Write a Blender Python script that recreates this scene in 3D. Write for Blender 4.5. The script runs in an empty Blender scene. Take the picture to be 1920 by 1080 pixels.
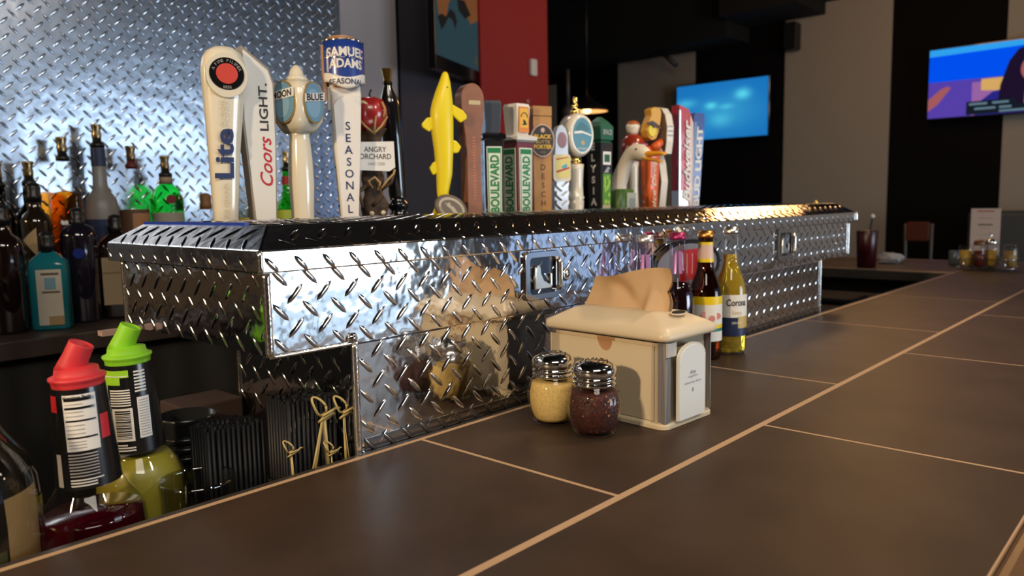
import bpy, bmesh, math, random
from mathutils import Vector, Matrix
from math import sin, cos, pi, radians, sqrt, atan2

random.seed(7)
scene = bpy.context.scene
COL = scene.collection

# ---------------------------------------------------------------- camera (metres, z=0 is the bar top)
def make_camera():
    yaw, pitch, roll = radians(42.28303823), radians(6.32856575), radians(-1.03824347)
    fw = Vector((cos(pitch) * cos(yaw), cos(pitch) * sin(yaw), -sin(pitch)))
    r0 = Vector((sin(yaw), -cos(yaw), 0)); u0 = r0.cross(fw)
    r = r0 * cos(roll) + u0 * sin(roll); u = -r0 * sin(roll) + u0 * cos(roll)
    cam = bpy.data.cameras.new('camera'); co = bpy.data.objects.new('camera', cam); COL.objects.link(co)
    m = Matrix((r, u, -fw)).transposed().to_4x4(); m.translation = Vector((0.0, -0.73557, 0.29715))
    co.matrix_world = m
    cam.lens = 27.355; cam.sensor_width = 36; cam.clip_start = 0.02; cam.clip_end = 60
    cam.dof.use_dof = True; cam.dof.focus_distance = 0.98; cam.dof.aperture_fstop = 6.3
    scene.camera = co
make_camera()

# ---------------------------------------------------------------- exposure, world, lights
scene.view_settings.view_transform = 'Standard'
scene.view_settings.look = 'None'
scene.view_settings.exposure = 0.0
scene.view_settings.gamma = 1.0
scene.view_settings.use_curve_mapping = False
scene.cycles.max_bounces = 12; scene.cycles.transparent_max_bounces = 24
scene.cycles.transmission_bounces = 8; scene.cycles.glossy_bounces = 5; scene.cycles.diffuse_bounces = 3
scene.cycles.caustics_reflective = False; scene.cycles.caustics_refractive = False
scene.cycles.sample_clamp_indirect = 4.0

world = bpy.data.worlds.new('world'); scene.world = world; world.use_nodes = True
world.node_tree.nodes['Background'].inputs[0].default_value = (0.55, 0.75, 1.0, 1)
world.node_tree.nodes['Background'].inputs[1].default_value = 0.25

def spot(name, loc, target, color, power, deg, blend=.6, r=.05):
    l = bpy.data.lights.new(name, 'SPOT'); l.color = color; l.energy = power; l.shadow_soft_size = r
    l.spot_size = radians(deg); l.spot_blend = blend
    o = bpy.data.objects.new(name, l); COL.objects.link(o); o.location = loc
    o.rotation_euler = (Vector(target) - Vector(loc)).to_track_quat('-Z', 'Y').to_euler()
    return o
def area(name, loc, target, sx, sy, color, power):
    l = bpy.data.lights.new(name, 'AREA'); l.shape = 'RECTANGLE'; l.size = sx; l.size_y = sy
    l.color = color; l.energy = power
    o = bpy.data.objects.new(name, l); COL.objects.link(o); o.location = loc
    o.rotation_euler = (Vector(target) - Vector(loc)).to_track_quat('-Z', 'Y').to_euler()
    return o
def bulb(name, loc, color, power, r=0.05):
    l = bpy.data.lights.new(name, 'POINT'); l.color = color; l.energy = power; l.shadow_soft_size = r
    o = bpy.data.objects.new(name, l); COL.objects.link(o); o.location = loc
    return o
WARM = (1.0, 0.66, 0.34)
DAY = (0.74, 0.88, 1.0)
# daylight coming in through the street windows behind the camera
area('daylight_window', (3.05, -3.97, 0.28), (3.05, 0, 0.28), 1.95, 1.15, DAY, 80)
area('daylight_window_low', (3.05, -3.98, -.52), (3.05, 0, -.52), 1.95, .42, (.62, .80, 1.0), 2.2)
area('daylight_window_high', (3.05, -3.98, 1.05), (3.05, 0, 1.05), 1.95, .36, (.42, .66, 1.0), .9)
area('daylight_side_window', (6.0, -3.97, 0.35), (6.0, 0, 0.35), 1.6, 1.7, (.45, .62, 1.0), 5)
# warm lamps over the bar and the bartenders' aisle, with added fill lights among them
spot('lamp_over_bar', (2.0, -0.8, 1.8), (1.6, -.2, .1), (1.0, .74, .50), 62, 66, .5, .07)
bulb('lamp_over_bar_far', (4.42, 0.64, 1.49), (1.0, .56, .22), 17, .13)
bulb('lid_glow_fill', (5.4, 0.80, 1.85), (1.0, .52, .20), 16, .30)  # added beyond the far lamp to widen the warm glow on the lid
bulb('lamp_over_aisle', (-1.5, 1.32, .95), (1.0, .70, .36), 16, .13)
spot('lamp_over_near_end', (-1.25, -0.22, 0.86), (.9, .05, .12), (1.0, .74, .46), 108, 58, .6, .06)
area('shadow_fill', (-.6, -1.9, 2.22), (.8, .1, .1), 1.6, 1.0, (1.0, .90, .76), 52)  # soft area light added to lift the shadows on the dispenser
spot('tap_front_fill', (1.2, -2.4, 2.0), (1.25, .2, .25), (1.0, .86, .72), 85, 50, .6, .10)  # unseen spot added to light the tap fronts and dispenser
bulb('lamp_dining_room', (5.0, -1.6, 1.55), (1.0, .80, .60), 13, .12)
spot('far_wall_fill', (5.0, -2.6, 1.95), (7.0, -2.9, 0.3), (.86, .88, 1.0), 70, 85, .4, .08)  # added spot, brightens the far wall that the tool box mirrors
spot('left_corner_fill', (-1.8, -2.6, 2.0), (-3.0, -2.9, 0.3), (1.0, .76, .5), 45, 90, .4, .08)  # added wash on the corner mirrored in the plate's left end
bulb('lamp_back_room', (1.95, 1.9, 1.95), (1.0, .90, .86), 11, .12)

# ---------------------------------------------------------------- materials
MATS = {}
def M(name, color=(.8, .8, .8), rough=.5, metal=0.0, **kw):
    if name in MATS: return MATS[name]
    m = bpy.data.materials.new(name); m.use_nodes = True; nt = m.node_tree
    b = nt.nodes['Principled BSDF']
    b.inputs['Base Color'].default_value = (*color, 1); b.inputs['Roughness'].default_value = rough
    b.inputs['Metallic'].default_value = metal
    if 'trans' in kw: b.inputs['Transmission Weight'].default_value = kw['trans']
    if 'ior' in kw: b.inputs['IOR'].default_value = kw['ior']
    if 'emit' in kw:
        b.inputs['Emission Color'].default_value = (*kw.get('ecol', color), 1); b.inputs['Emission Strength'].default_value = kw['emit']
    if 'spec' in kw: b.inputs['Specular IOR Level'].default_value = kw['spec']
    if 'coat' in kw: b.inputs['Coat Weight'].default_value = kw['coat']; b.inputs['Coat Roughness'].default_value = .05
    if 'sss' in kw: b.inputs['Subsurface Weight'].default_value = kw['sss']; b.inputs['Subsurface Scale'].default_value = .01
    if 'mottle' in kw or 'bump' in kw:
        tc = nt.nodes.new('ShaderNodeTexCoord'); nz = nt.nodes.new('ShaderNodeTexNoise')
        nz.inputs['Scale'].default_value = kw.get('scale', 40); nz.inputs['Detail'].default_value = kw.get('detail', 5)
        nt.links.new(tc.outputs['Object'], nz.inputs['Vector'])
        if 'mottle' in kw:
            mx = nt.nodes.new('ShaderNodeMix'); mx.data_type = 'RGBA'
            c2 = kw['mottle']; mx.inputs[6].default_value = (*color, 1); mx.inputs[7].default_value = (*c2, 1)
            rp = nt.nodes.new('ShaderNodeMapRange'); rp.inputs[1].default_value = kw.get('lo', .35); rp.inputs[2].default_value = kw.get('hi', .65)
            nt.links.new(nz.outputs['Fac'], rp.inputs[0]); nt.links.new(rp.outputs[0], mx.inputs[0])
            nt.links.new(mx.outputs[2], b.inputs['Base Color'])
        if 'bump' in kw:
            bp = nt.nodes.new('ShaderNodeBump'); bp.inputs['Strength'].default_value = kw['bump']; bp.inputs['Distance'].default_value = kw.get('dist', .001)
            nt.links.new(nz.outputs['Fac'], bp.inputs['Height']); nt.links.new(bp.outputs[0], b.inputs['Normal'])
    MATS[name] = m; return m

def glass_thin(name, tint=(1, 1, 1), rough=.02, refl=1.45):
    if name in MATS: return MATS[name]
    m = bpy.data.materials.new(name); m.use_nodes = True; nt = m.node_tree; nt.nodes.clear()
    o = nt.nodes.new('ShaderNodeOutputMaterial'); mx = nt.nodes.new('ShaderNodeMixShader')
    t = nt.nodes.new('ShaderNodeBsdfTransparent'); t.inputs[0].default_value = (*tint, 1)
    g = nt.nodes.new('ShaderNodeBsdfGlossy'); g.inputs['Roughness'].default_value = rough
    lw = nt.nodes.new('ShaderNodeLayerWeight'); pw = nt.nodes.new('ShaderNodeMath'); pw.operation = 'POWER'; pw.inputs[1].default_value = 4.0
    f = nt.nodes.new('ShaderNodeMapRange'); f.inputs[3].default_value = ((refl - 1) / (refl + 1)) ** 2; f.inputs[4].default_value = 1.0
    nt.links.new(lw.outputs['Facing'], pw.inputs[0]); nt.links.new(pw.outputs[0], f.inputs[0]); nt.links.new(f.outputs[0], mx.inputs[0]); nt.links.new(t.outputs[0], mx.inputs[1]); nt.links.new(g.outputs[0], mx.inputs[2])
    nt.links.new(mx.outputs[0], o.inputs[0]); MATS[name] = m; return m
def glass(name, color, ior=1.45, rough=0.0):
    return M(name, color, rough, 0, trans=1.0, ior=ior)

WHITE = M('white_gloss', (.78, .74, .64), .22, coat=.5)
OFFW = M('ivory_ceramic', (.80, .74, .60), .18, coat=.6)
BLACK = M('black_satin', (.010, .010, .012), .35)
BLACKG = M('black_gloss', (.008, .008, .010), .12, coat=.6)
CHROME = M('chrome', (.82, .82, .83), .08, 1)
STEEL = M('brushed_steel', (.62, .62, .64), .28, 1)
GOLD = M('gold_metal', (.83, .58, .18), .18, 1)
NAVY = M('navy_ink', (.02, .035, .13), .4)
INK = M('black_ink', (.012, .012, .014), .5)
WHITEINK = M('white_ink', (.85, .85, .83), .5)
PAPER = M('paper_white', (.80, .78, .72), .6)
GLASSC = glass_thin('clear_glass')

# ---------------------------------------------------------------- mesh helpers
def V(*a): return Vector(a)
def face(bm, vs, mi=0, smooth=False):
    try:
        f = bm.faces.new(vs); f.material_index = mi; f.smooth = smooth; return f
    except ValueError: return None
def box(bm, x0, x1, y0, y1, z0, z1, mi=0, mt=None):
    P = [V(x, y, z) for z in (z0, z1) for x, y in ((x0, y0), (x1, y0), (x1, y1), (x0, y1))]
    if mt: P = [mt @ p for p in P]
    v = [bm.verts.new(p) for p in P]
    for q in ((3, 2, 1, 0), (4, 5, 6, 7), (0, 1, 5, 4), (1, 2, 6, 5), (2, 3, 7, 6), (3, 0, 4, 7)): face(bm, [v[i] for i in q], mi)
def loft(bm, secs, mi=0, smooth=True, caps=True, closed=True):
    rings = [[bm.verts.new(p) for p in s] for s in secs]
    n = len(rings[0])
    for a, b in zip(rings, rings[1:]):
        for i in range(n if closed else n - 1):
            j = (i + 1) % n; face(bm, [a[i], a[j], b[j], b[i]], mi, smooth)
    if caps:
        face(bm, rings[0][::-1], mi); face(bm, rings[-1], mi)
    return rings
def ring(cx, cy, z, rx, ry=None, n=28, e=2.0, rot=0.0):
    ry = rx if ry is None else ry; out = []
    for i in range(n):
        t = 2 * pi * i / n + rot; c, s = cos(t), sin(t)
        x = rx * math.copysign(abs(c) ** (2 / e), c); y = ry * math.copysign(abs(s) ** (2 / e), s)
        out.append(V(cx + x, cy + y, z))
    return out
def lathe(bm, prof, cx=0, cy=0, z=0, n=32, mi=0, e=2.0, sy=1.0, smooth=True, caps=True, mt=None):
    secs = [ring(cx, cy, z + h, max(r, 1e-4), max(r, 1e-4) * sy, n, e) for r, h in prof]
    if mt: secs = [[mt @ p for p in s] for s in secs]
    loft(bm, secs, mi, smooth, caps)
def tube(bm, pts, r, n=8, mi=0, caps=True):
    pts = [Vector(p) for p in pts]; secs = []
    rr = r if isinstance(r, (list, tuple)) else [r] * len(pts)
    prev = None
    for i, p in enumerate(pts):
        t = (pts[min(i + 1, len(pts) - 1)] - pts[max(i - 1, 0)]).normalized()
        if prev is None:
            a = t.cross(V(0, 0, 1) if abs(t.z) < .9 else V(1, 0, 0)).normalized()
        else:
            a = (prev - t * prev.dot(t)).normalized()
        prev = a; b = t.cross(a)
        secs.append([p + (a * cos(2 * pi * k / n) + b * sin(2 * pi * k / n)) * rr[i] for k in range(n)])
    loft(bm, secs, mi, True, caps)
def prism(bm, pts, O, U, Vv, N, d, mi=0, mis=None, smooth=False):
    """polygon pts (u,v) placed at O+uU+vV, thickness d along N"""
    O, U, Vv, N = map(Vector, (O, U, Vv, N))
    a = [bm.verts.new(O + U * p[0] + Vv * p[1]) for p in pts]; b = [bm.verts.new(v.co + N * d) for v in a]
    face(bm, a[::-1], mi); face(bm, b, mi)
    for i in range(len(a)):
        j = (i + 1) % len(a); face(bm, [a[i], a[j], b[j], b[i]], mi if mis is None else mis, smooth)
def poly(bm, pts, O, U, Vv, mi=0):
    O, U, Vv = map(Vector, (O, U, Vv))
    face(bm, [bm.verts.new(O + U * p[0] + Vv * p[1]) for p in pts], mi)
def ell(cx, cy, rx, ry, n=28, a0=0, a1=2 * pi):
    m = n if abs(a1 - a0 - 2 * pi) < 1e-6 else n + 1
    return [(cx + rx * cos(a0 + (a1 - a0) * i / n), cy + ry * sin(a0 + (a1 - a0) * i / n)) for i in range(m)]
def rrect(x0, y0, x1, y1, r, n=5):
    P = []
    for cx, cy, a in ((x1 - r, y0 + r, -pi / 2), (x1 - r, y1 - r, 0), (x0 + r, y1 - r, pi / 2), (x0 + r, y0 + r, pi)):
        P += [(cx + r * cos(a + pi / 2 * i / n), cy + r * sin(a + pi / 2 * i / n)) for i in range(n + 1)]
    return P
_TX = {}
def text_geo(s, bold=0.0, shear=0.0, spacing=1.0):
    k = (s, bold, shear, spacing)
    if k not in _TX:
        c = bpy.data.curves.new('lettering', 'FONT'); c.body = s; c.size = 1; c.offset = bold; c.shear = shear; c.resolution_u = 3
        c.space_character = spacing; c.align_x = 'CENTER'; c.align_y = 'CENTER'
        o = bpy.data.objects.new('lettering', c); COL.objects.link(o)
        dg = bpy.context.evaluated_depsgraph_get(); me = bpy.data.meshes.new_from_object(o.evaluated_get(dg))
        vs = [(v.co.x, v.co.y) for v in me.vertices]; fs = [tuple(p.vertices) for p in me.polygons]
        bpy.data.objects.remove(o); bpy.data.curves.remove(c); bpy.data.meshes.remove(me)
        if vs:
            xs = [v[0] for v in vs]; ys = [v[1] for v in vs]
            cx, cy = (min(xs) + max(xs)) / 2, (min(ys) + max(ys)) / 2; w, h = max(xs) - min(xs), max(ys) - min(ys)
            vs = [((x - cx), (y - cy)) for x, y in vs]
        _TX[k] = (vs, fs, w, h)
    return _TX[k]
def text(bm, s, mapf, width=None, height=None, mi=0, bold=0.0, shear=0.0, spacing=1.0):
    """lettering fitted to width and/or height; mapf(u,v)->point"""
    vs, fs, w, h = text_geo(s, bold, shear, spacing)
    sx = width / w if width else height / h; sy = height / h if height else sx
    bv = [bm.verts.new(mapf(x * sx, y * sy)) for x, y in vs]
    for f in fs: face(bm, [bv[i] for i in f], mi)
def plane(O, U, Vv):
    O, U, Vv = map(Vector, (O, U, Vv))
    return lambda u, v: O + U * u + Vv * v
def cyl(c, rf, a0, z0, off=.0004):
    """map (u,v) on a cylinder about c, u running to the right seen from outside, angle a0 at u=0"""
    c = Vector(c)
    def f(u, v):
        r = rf(z0 + v) if callable(rf) else rf
        a = a0 + u / r; return V(c.x + (r + off) * cos(a), c.y + (r + off) * sin(a), c.z + z0 + v)
    return f
def patch(bm, mapf, u0, u1, v0, v1, nu=10, nv=4, mi=0, smooth=True):
    g = [[bm.verts.new(mapf(u0 + (u1 - u0) * i / nu, v0 + (v1 - v0) * j / nv)) for i in range(nu + 1)] for j in range(nv + 1)]
    for j in range(nv):
        for i in range(nu): face(bm, [g[j][i], g[j][i + 1], g[j + 1][i + 1], g[j + 1][i]], mi, smooth)
def lugs(bm, O, U, Vv, N, lu, lv, p=.038, L=.0148, W=.0034, H=.0015, mi=0, nu=6, nv=4, margin=.006):
    O, U, Vv, N = map(Vector, (O, U, Vv, N))
    ni, nj = int(lu / (p / 2)) + 2, int(lv / (p / 2)) + 2
    for j in range(nj):
        for i in range(ni):
            if (i + j) % 2 or (i % 2 != j % 2): continue
            cu, cv = (i + .5) * p / 2, (j + .5) * p / 2
            s = 1 if j % 2 else -1
            ex = L * .7071
            if cu < margin or cu > lu - margin or cv < margin or cv > lv - margin: continue
            d = (.7071, .7071 * s); q = (-.7071 * s, .7071); g = []
            for a in range(nu + 1):
                t = -1 + 2 * a / nu; w = W * sqrt(max(0, 1 - t * t)) ** .8 + 1e-5; row = []
                for b in range(nv + 1):
                    k = -1 + 2 * b / nv
                    h = H * (1 - t * t) ** .6 * (1 - k * k)
                    uu = min(max(cu + d[0] * t * L + q[0] * k * w, 0), lu); vv_ = min(max(cv + d[1] * t * L + q[1] * k * w, 0), lv)
                    row.append(bm.verts.new(O + U * uu + Vv * vv_ + N * (h + .00015)))
                g.append(row)
            for a in range(nu):
                for b in range(nv): face(bm, [g[a][b], g[a + 1][b], g[a + 1][b + 1], g[a][b + 1]], mi, True)

def obj(name, bm, mats, parent=None, bevel=0, sub=0, loc=None):
    bmesh.ops.recalc_face_normals(bm, faces=bm.faces)
    me = bpy.data.meshes.new(name); bm.to_mesh(me); bm.free()
    for m in (mats if isinstance(mats, (list, tuple)) else [mats]): me.materials.append(m)
    o = bpy.data.objects.new(name, me); COL.objects.link(o)
    if parent: o.parent = parent
    if loc: o.location = loc
    if bevel:
        b = o.modifiers.new('bevel', 'BEVEL'); b.width = bevel; b.segments = 3; b.limit_method = 'ANGLE'; b.angle_limit = radians(40); b.harden_normals = False
    if sub:
        s = o.modifiers.new('sub', 'SUBSURF'); s.levels = sub; s.render_levels = sub
    return o
def B(): return bmesh.new()
def tag(o, label=None, cat=None, group=None, kind=None):
    if label: o['label'] = label
    if cat: o['category'] = cat
    if group: o['group'] = group
    if kind: o['kind'] = kind
    return o
def thing(name, label, cat, loc=(0, 0, 0), rz=0, group=None):
    o = bpy.data.objects.new(name, None); o.empty_display_size = .02; COL.objects.link(o)
    o.location = loc; o.rotation_euler = (0, 0, rz); return tag(o, label, cat, group)
def struct(name, bm, mats, **k): return tag(obj(name, bm, mats, **k), kind='structure')

# ================================================================ THE ROOM
FLOOR = -1.07
m_floor = M('dark_floor', (.018, .014, .012), .8, spec=.08, mottle=(.026, .020, .017), scale=3)
m_black = M('black_wall_paint', (.004, .0035, .0042), .8, spec=.1)
m_grey = M('grey_wall_paint', (.34, .31, .27), .8, spec=.2, bump=.1, scale=300)
m_ceil = M('black_ceiling_paint', (.004, .004, .004), .9)
bm = B(); box(bm, -3, 7, -4, 6.5, FLOOR - .1, FLOOR); struct('floor', bm, m_floor)
bm = B(); box(bm, -3, 7, -4, 6.5, 2.3, 2.4); struct('ceiling', bm, m_ceil)
# far wall with grey painted panels between black ones
bm = B(); box(bm, 7, 7.1, -4, 6.5, FLOOR, 2.3, 0)
for y0, y1, z1 in ((3.153, 4.057, 2.1), (1.351, 2.251, 2.2), (-4, .534, 2.2), (4.9, 5.1, 1.6)):
    box(bm, 6.992, 7.0, y0, y1, FLOOR, z1, 1)
struct('wall_far', bm, [m_black, m_grey])
bm = B(); box(bm, 6.55, 7.0, 2.6, 6.5, 1.72, 2.3); box(bm, 6.4, 7.0, 1.9, 2.6, 1.86, 2.3); struct('trim_1', bm, m_ceil)
bm = B(); box(bm, 6.93, 6.99, 1.30, 2.27, 1.96, 2.3); struct('trim_2', bm, m_ceil)
bm = B(); box(bm, -3.1, -3, -4, 6.5, FLOOR, 2.3); struct('wall_left', bm, M('brown_left_wall', (.20, .15, .10), .7))
# window wall behind the camera
m_front = M('brown_front_wall', (.16, .115, .085), .7)
bm = B()
for x0, x1 in ((-3, 2.05), (4.05, 5.15), (6.85, 7.0)): box(bm, x0, x1, -4.1, -4, FLOOR, 2.3)
for x0, x1 in ((2.05, 4.05), (5.15, 6.85)):
    box(bm, x0, x1, -4.1, -4, FLOOR, -.75); box(bm, x0, x1, -4.1, -4, 1.25, 2.3)
struct('wall_front', bm, m_front)
m_frame = M('dark_window_frame', (.03, .03, .032), .4)
for k, (x0, x1) in enumerate(((2.05, 4.05), (5.15, 6.85))):
    bm = B()
    for a in (x0, (x0 + x1) / 2 - .03, x1 - .06): box(bm, a, a + .06, -3.98, -3.9, -.75, 1.25)
    for z in (-.75, .62, 1.19): box(bm, x0, x1, -3.98, -3.9, z, z + .06)
    struct('window_%d' % (k + 1), bm, m_frame)
# back wall beyond the bar: grey panel, dark panel
m_dark = M('charcoal_wall_paint', (.065, .060, .075), .7, spec=.2)
m_grey2 = M('grey_back_wall_paint', (.46, .41, .42), .75)
m_red = M('red_wall_paint', (.34, .008, .012), .65)
bm = B(); box(bm, 1.6, 2.785, 2.6, 2.7, FLOOR, 2.3, 0); box(bm, 2.785, 3.47, 2.6, 2.7, FLOOR, 2.3, 1); box(bm, 2.78, 2.79, 2.59, 2.6, FLOOR, 2.3, 2)
struct('wall_back', bm, [m_grey2, m_dark, m_black])
bm = B(); box(bm, 3.272, 3.874, 2.45, 2.468, FLOOR, 2.3); box(bm, 3.86, 3.874, 2.468, 2.9, FLOOR, 2.3); struct('wall_red', bm, m_red)
bm = B(); box(bm, 4.03, 7, 6.4, 6.5, FLOOR, 2.3); box(bm, 3.86, 3.96, 2.9, 6.4, FLOOR, 2.3); struct('wall_side', bm, m_black)
# switch and small knob on the red wall
bm = B(); prism(bm, rrect(-.028, -.05, .028, .05, .01), (3.722, 2.45, 1.112), (1, 0, 0), (0, 0, 1), (0, -1, 0), .02)
tag(obj('wall_switch', bm, M('switch_plastic', (.75, .72, .68), .4), bevel=.003), 'small white plastic box mounted high on the red wall', 'switch')
bm = B(); lathe(bm, [(.012, 0), (.014, .006), (.006, .012)], mt=Matrix.Translation((3.672, 2.45, .905)) @ Matrix.Rotation(pi / 2, 4, 'X'), n=16)
tag(obj('wall_button', bm, M('pink_plastic', (.6, .3, .28), .5)), 'tiny pale round button on the red wall below the white box', 'button')

# polished diamond plate clad partition behind the liquor bottles
def plate_mat(name, color, rough, wav=.35, sc=9):
    m = M(name, color, rough, 1, bump=wav, scale=sc, detail=2, dist=.004); return m
m_plate = plate_mat('polished_tread_plate', (.86, .87, .89), .085, .26, 34)
m_wallplate = plate_mat('wall_tread_plate', (.54, .62, .75), .21, .24, 18)
m_edge = M('welded_edge_bead', (.9, .9, .88), .2, 1, bump=.3, scale=260, detail=0, dist=.001)
bm = B(); box(bm, -2.9, 1.585, 1.452, 1.60, FLOOR, 2.3, 0); box(bm, -2.9, 1.585, 1.449, 1.452, -.1, 1.5, 1)
lugs(bm, (-.1, 1.449, 0), (1, 0, 0), (0, 0, 1), (0, -1, 0), 1.68, 1.05, mi=1, nu=4, nv=3, H=.0018)
struct('wall_bar', bm, [m_black, m_wallplate])

# ================================================================ BAR COUNTER
m_tile = M('brown_stone_tile', (.038, .0225, .0145), .48, spec=.28, mottle=(.056, .034, .0225), scale=9, detail=10, bump=.06, dist=.0006)
m_tile2 = m_tile
m_grout = M('tan_grout', (.50, .33, .20), .7, bump=.3, scale=200)
m_bullnose = M('dark_tile_edge', (.045, .038, .034), .3)
m_base = M('black_bar_front', (.012, .011, .010), .6)
TL, TW = .61026, .305
bar = thing('bar_counter', 'long L shaped bar counter topped with brown stone tiles and tan grout', 'bar counter', (0, 0, 0))
bm = B()
box(bm, -1.2, 3.87, -.6195, .003, -.030, -.0002, 0)
box(bm, 3.31, 3.87, 0, 2.6, -.030, -.0002, 0)
obj('grout', bm, m_grout, bar)
g1, g2 = .0036, .0017
bm = B()
def tile(x0, x1, y0, y1):
    b = .0012
    secs = [[V(x0, y0, -.02), V(x1, y0, -.02), V(x1, y1, -.02), V(x0, y1, -.02)], [V(x0, y0, -b), V(x1, y0, -b), V(x1, y1, -b), V(x0, y1, -b)],
            [V(x0 + b, y0 + b, 0), V(x1 - b, y0 + b, 0), V(x1 - b, y1 - b, 0), V(x0 + b, y1 - b, 0)]]
    loft(bm, secs, 0, False)
for row, off in ((0, .63032), (1, .63032 + .32651)):
    ya, yb = (-TW + g1, -.0038) if row == 0 else (-.6195 + .001, -TW - g1)
    k = -3
    while True:
        x0 = off + k * TL + g2; x1 = off + (k + 1) * TL - g2
        if x0 > 3.84: break
        if x1 > -1.2: tile(max(x0, -1.2), min(x1, 3.868), ya, yb)
        k += 1
k = 0
while k < 5:
    for a, b in ((3.3145, 3.61), (3.616, 3.868)):
        y0 = .003 + k * TL + (0 if a < 3.5 else .3) - (.0 if a < 3.5 else .3 if k == 0 else 0)
        y1 = .0 + (k + 1) * TL - .003 + (0 if a < 3.5 else .3)
        if a > 3.5 and k == 0: y0 = .003
        tile(a, b, y0, y1)
    k += 1
obj('tile_surface', bm, m_tile, bar)
bm = B()
box(bm, -1.2, 3.294, .003, .0165, -.042, -.0010); box(bm, 3.294, 3.31, .016, 2.6, -.042, -.003)
obj('inner_edge', bm, m_bullnose, bar, bevel=.004)
bm = B(); box(bm, -1.2, 3.9, -.675, -.6195, -.06, .004); box(bm, 3.87, 3.925, -.62, 2.6, -.06, .0)
obj('wood_rail', bm, M('stained_wood_rail', (.16, .085, .04), .35, mottle=(.10, .05, .025), scale=12), bar, bevel=.012)
bm = B(); box(bm, -1.2, 3.8, -.5, -.38, FLOOR, -.03); box(bm, 3.6, 3.8, -.38, 2.6, FLOOR, -.03)
obj('bar_base', bm, m_base, bar)
# speed well (shelf) and under-bar cabinet behind the bar
bm = B(); box(bm, -1.2, .545, -.05, .42, -.19, -.172); box(bm, -1.2, 1.5, -.37, .42, FLOOR, -.192)
tag(obj('under_bar_shelf', bm, M('black_bar_mat', (.008, .008, .009), .6)), 'black shelf hidden low behind the counter that carries the mixer bottles', 'shelf')
bm = B(); box(bm, 2.42, 3.0, .05, .4, FLOOR, -.06); prism(bm, rrect(-.1, -.06, .1, .06, .03), (2.7, .2, -.06), (1, 0, 0), (0, 1, 0), (0, 0, 1), .02)
tag(obj('bar_bin', bm, M('dark_blue_plastic', (.004, .005, .009), .7, spec=.15), bevel=.01), 'dark bin in the black gap beyond the end of the metal box', 'bin')

# ================================================================ TOOL BOX (diamond plate)
tb = thing('diamond_plate_tool_box', 'long polished diamond plate saddle tool box lying on the bar', 'tool box', (0, 0, 0))
X0, X1, Yf, Yb, Zb, Zs, Zt, Zr = .437, 2.205, .018, .395, .134, .226, .251, .276
bm = B(); box(bm, X0, X1, Yf, Yb, Zb, Zt - .004)
lugs(bm, (X0 + .006, Yf, Zb), (1, 0, 0), (0, 0, 1), (0, -1, 0), X1 - X0 - .012, Zs - Zb)
lugs(bm, (X0, Yb, Zb), (0, -1, 0), (0, 0, 1), (-1, 0, 0), Yb - Yf, Zs - Zb)
obj('upper_body', bm, m_plate, tb, bevel=.003)
bm = B(); TX0, TX1, TYb = .548, 2.009, .295
box(bm, TX0, TX1, Yf, TYb, -.17, Zb)
lugs(bm, (TX0 + .006, Yf, -.02), (1, 0, 0), (0, 0, 1), (0, -1, 0), TX1 - TX0 - .012, Zb + .02)
lugs(bm, (TX0, TYb, -.02), (0, -1, 0), (0, 0, 1), (-1, 0, 0), TYb - Yf, Zb + .02)
obj('lower_tub', bm, m_plate, tb, bevel=.003)
# folded lower lip where the tub meets the counter
bm = B(); box(bm, TX0 + .01, TX1, .0165, .020, -.003, .014); lugs(bm, (TX0 + .01, .0165, -.003), (1, 0, 0), (0, 0, 1), (0, -1, 0), TX1 - TX0 - .02, .022, p=.03, margin=.004)
obj('bottom_flange', bm, M('dark_worn_plate', (.25, .25, .26), .25, 1), tb)
# lid : vertical lip, sloped hip, flat top
LX0, LX1, LYf, LYb = .424, 2.225, .005, .412
ins = .042
bm = B()
lo = [V(LX0, LYf, Zs), V(LX1, LYf, Zs), V(LX1, LYb, Zs), V(LX0, LYb, Zs)]
mid = [V(p.x, p.y, Zt) for p in lo]
top = [V(LX0 + .035, LYf + ins, Zr), V(LX1 - .035, LYf + ins, Zr), V(LX1 - .035, LYb - ins, Zr), V(LX0 + .035, LYb - ins, Zr)]
loft(bm, [lo, mid, top], 0, False)
lugs(bm, (LX0 + .004, LYf, Zs), (1, 0, 0), (0, 0, 1), (0, -1, 0), LX1 - LX0 - .008, Zt - Zs, p=.036, margin=.005, L=.012)
lugs(bm, (LX0, LYb, Zs), (0, -1, 0), (0, 0, 1), (-1, 0, 0), LYb - LYf, Zt - Zs, p=.036, margin=.005, L=.012)
sl = V(0, ins, Zr - Zt); ln = sl.length; sn = V(0, -(Zr - Zt), ins).normalized()
lugs(bm, (LX0 + .03, LYf, Zt), (1, 0, 0), sl / ln, sn, LX1 - LX0 - .06, ln, p=.036, margin=.006)
sl2 = V(.035, 0, Zr - Zt); sn2 = V(-(Zr - Zt), 0, .035).normalized()
lugs(bm, (LX0, LYb - .03, Zt), (0, -1, 0), sl2 / sl2.length, sn2, LYb - LYf - .06, sl2.length, p=.036, margin=.006)
lugs(bm, (LX0 + .035, LYf + ins, Zr), (1, 0, 0), (0, 1, 0), (0, 0, 1), LX1 - LX0 - .07, LYb - LYf - 2 * ins, p=.038)
obj('lid', bm, m_plate, tb, bevel=.002)
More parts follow.
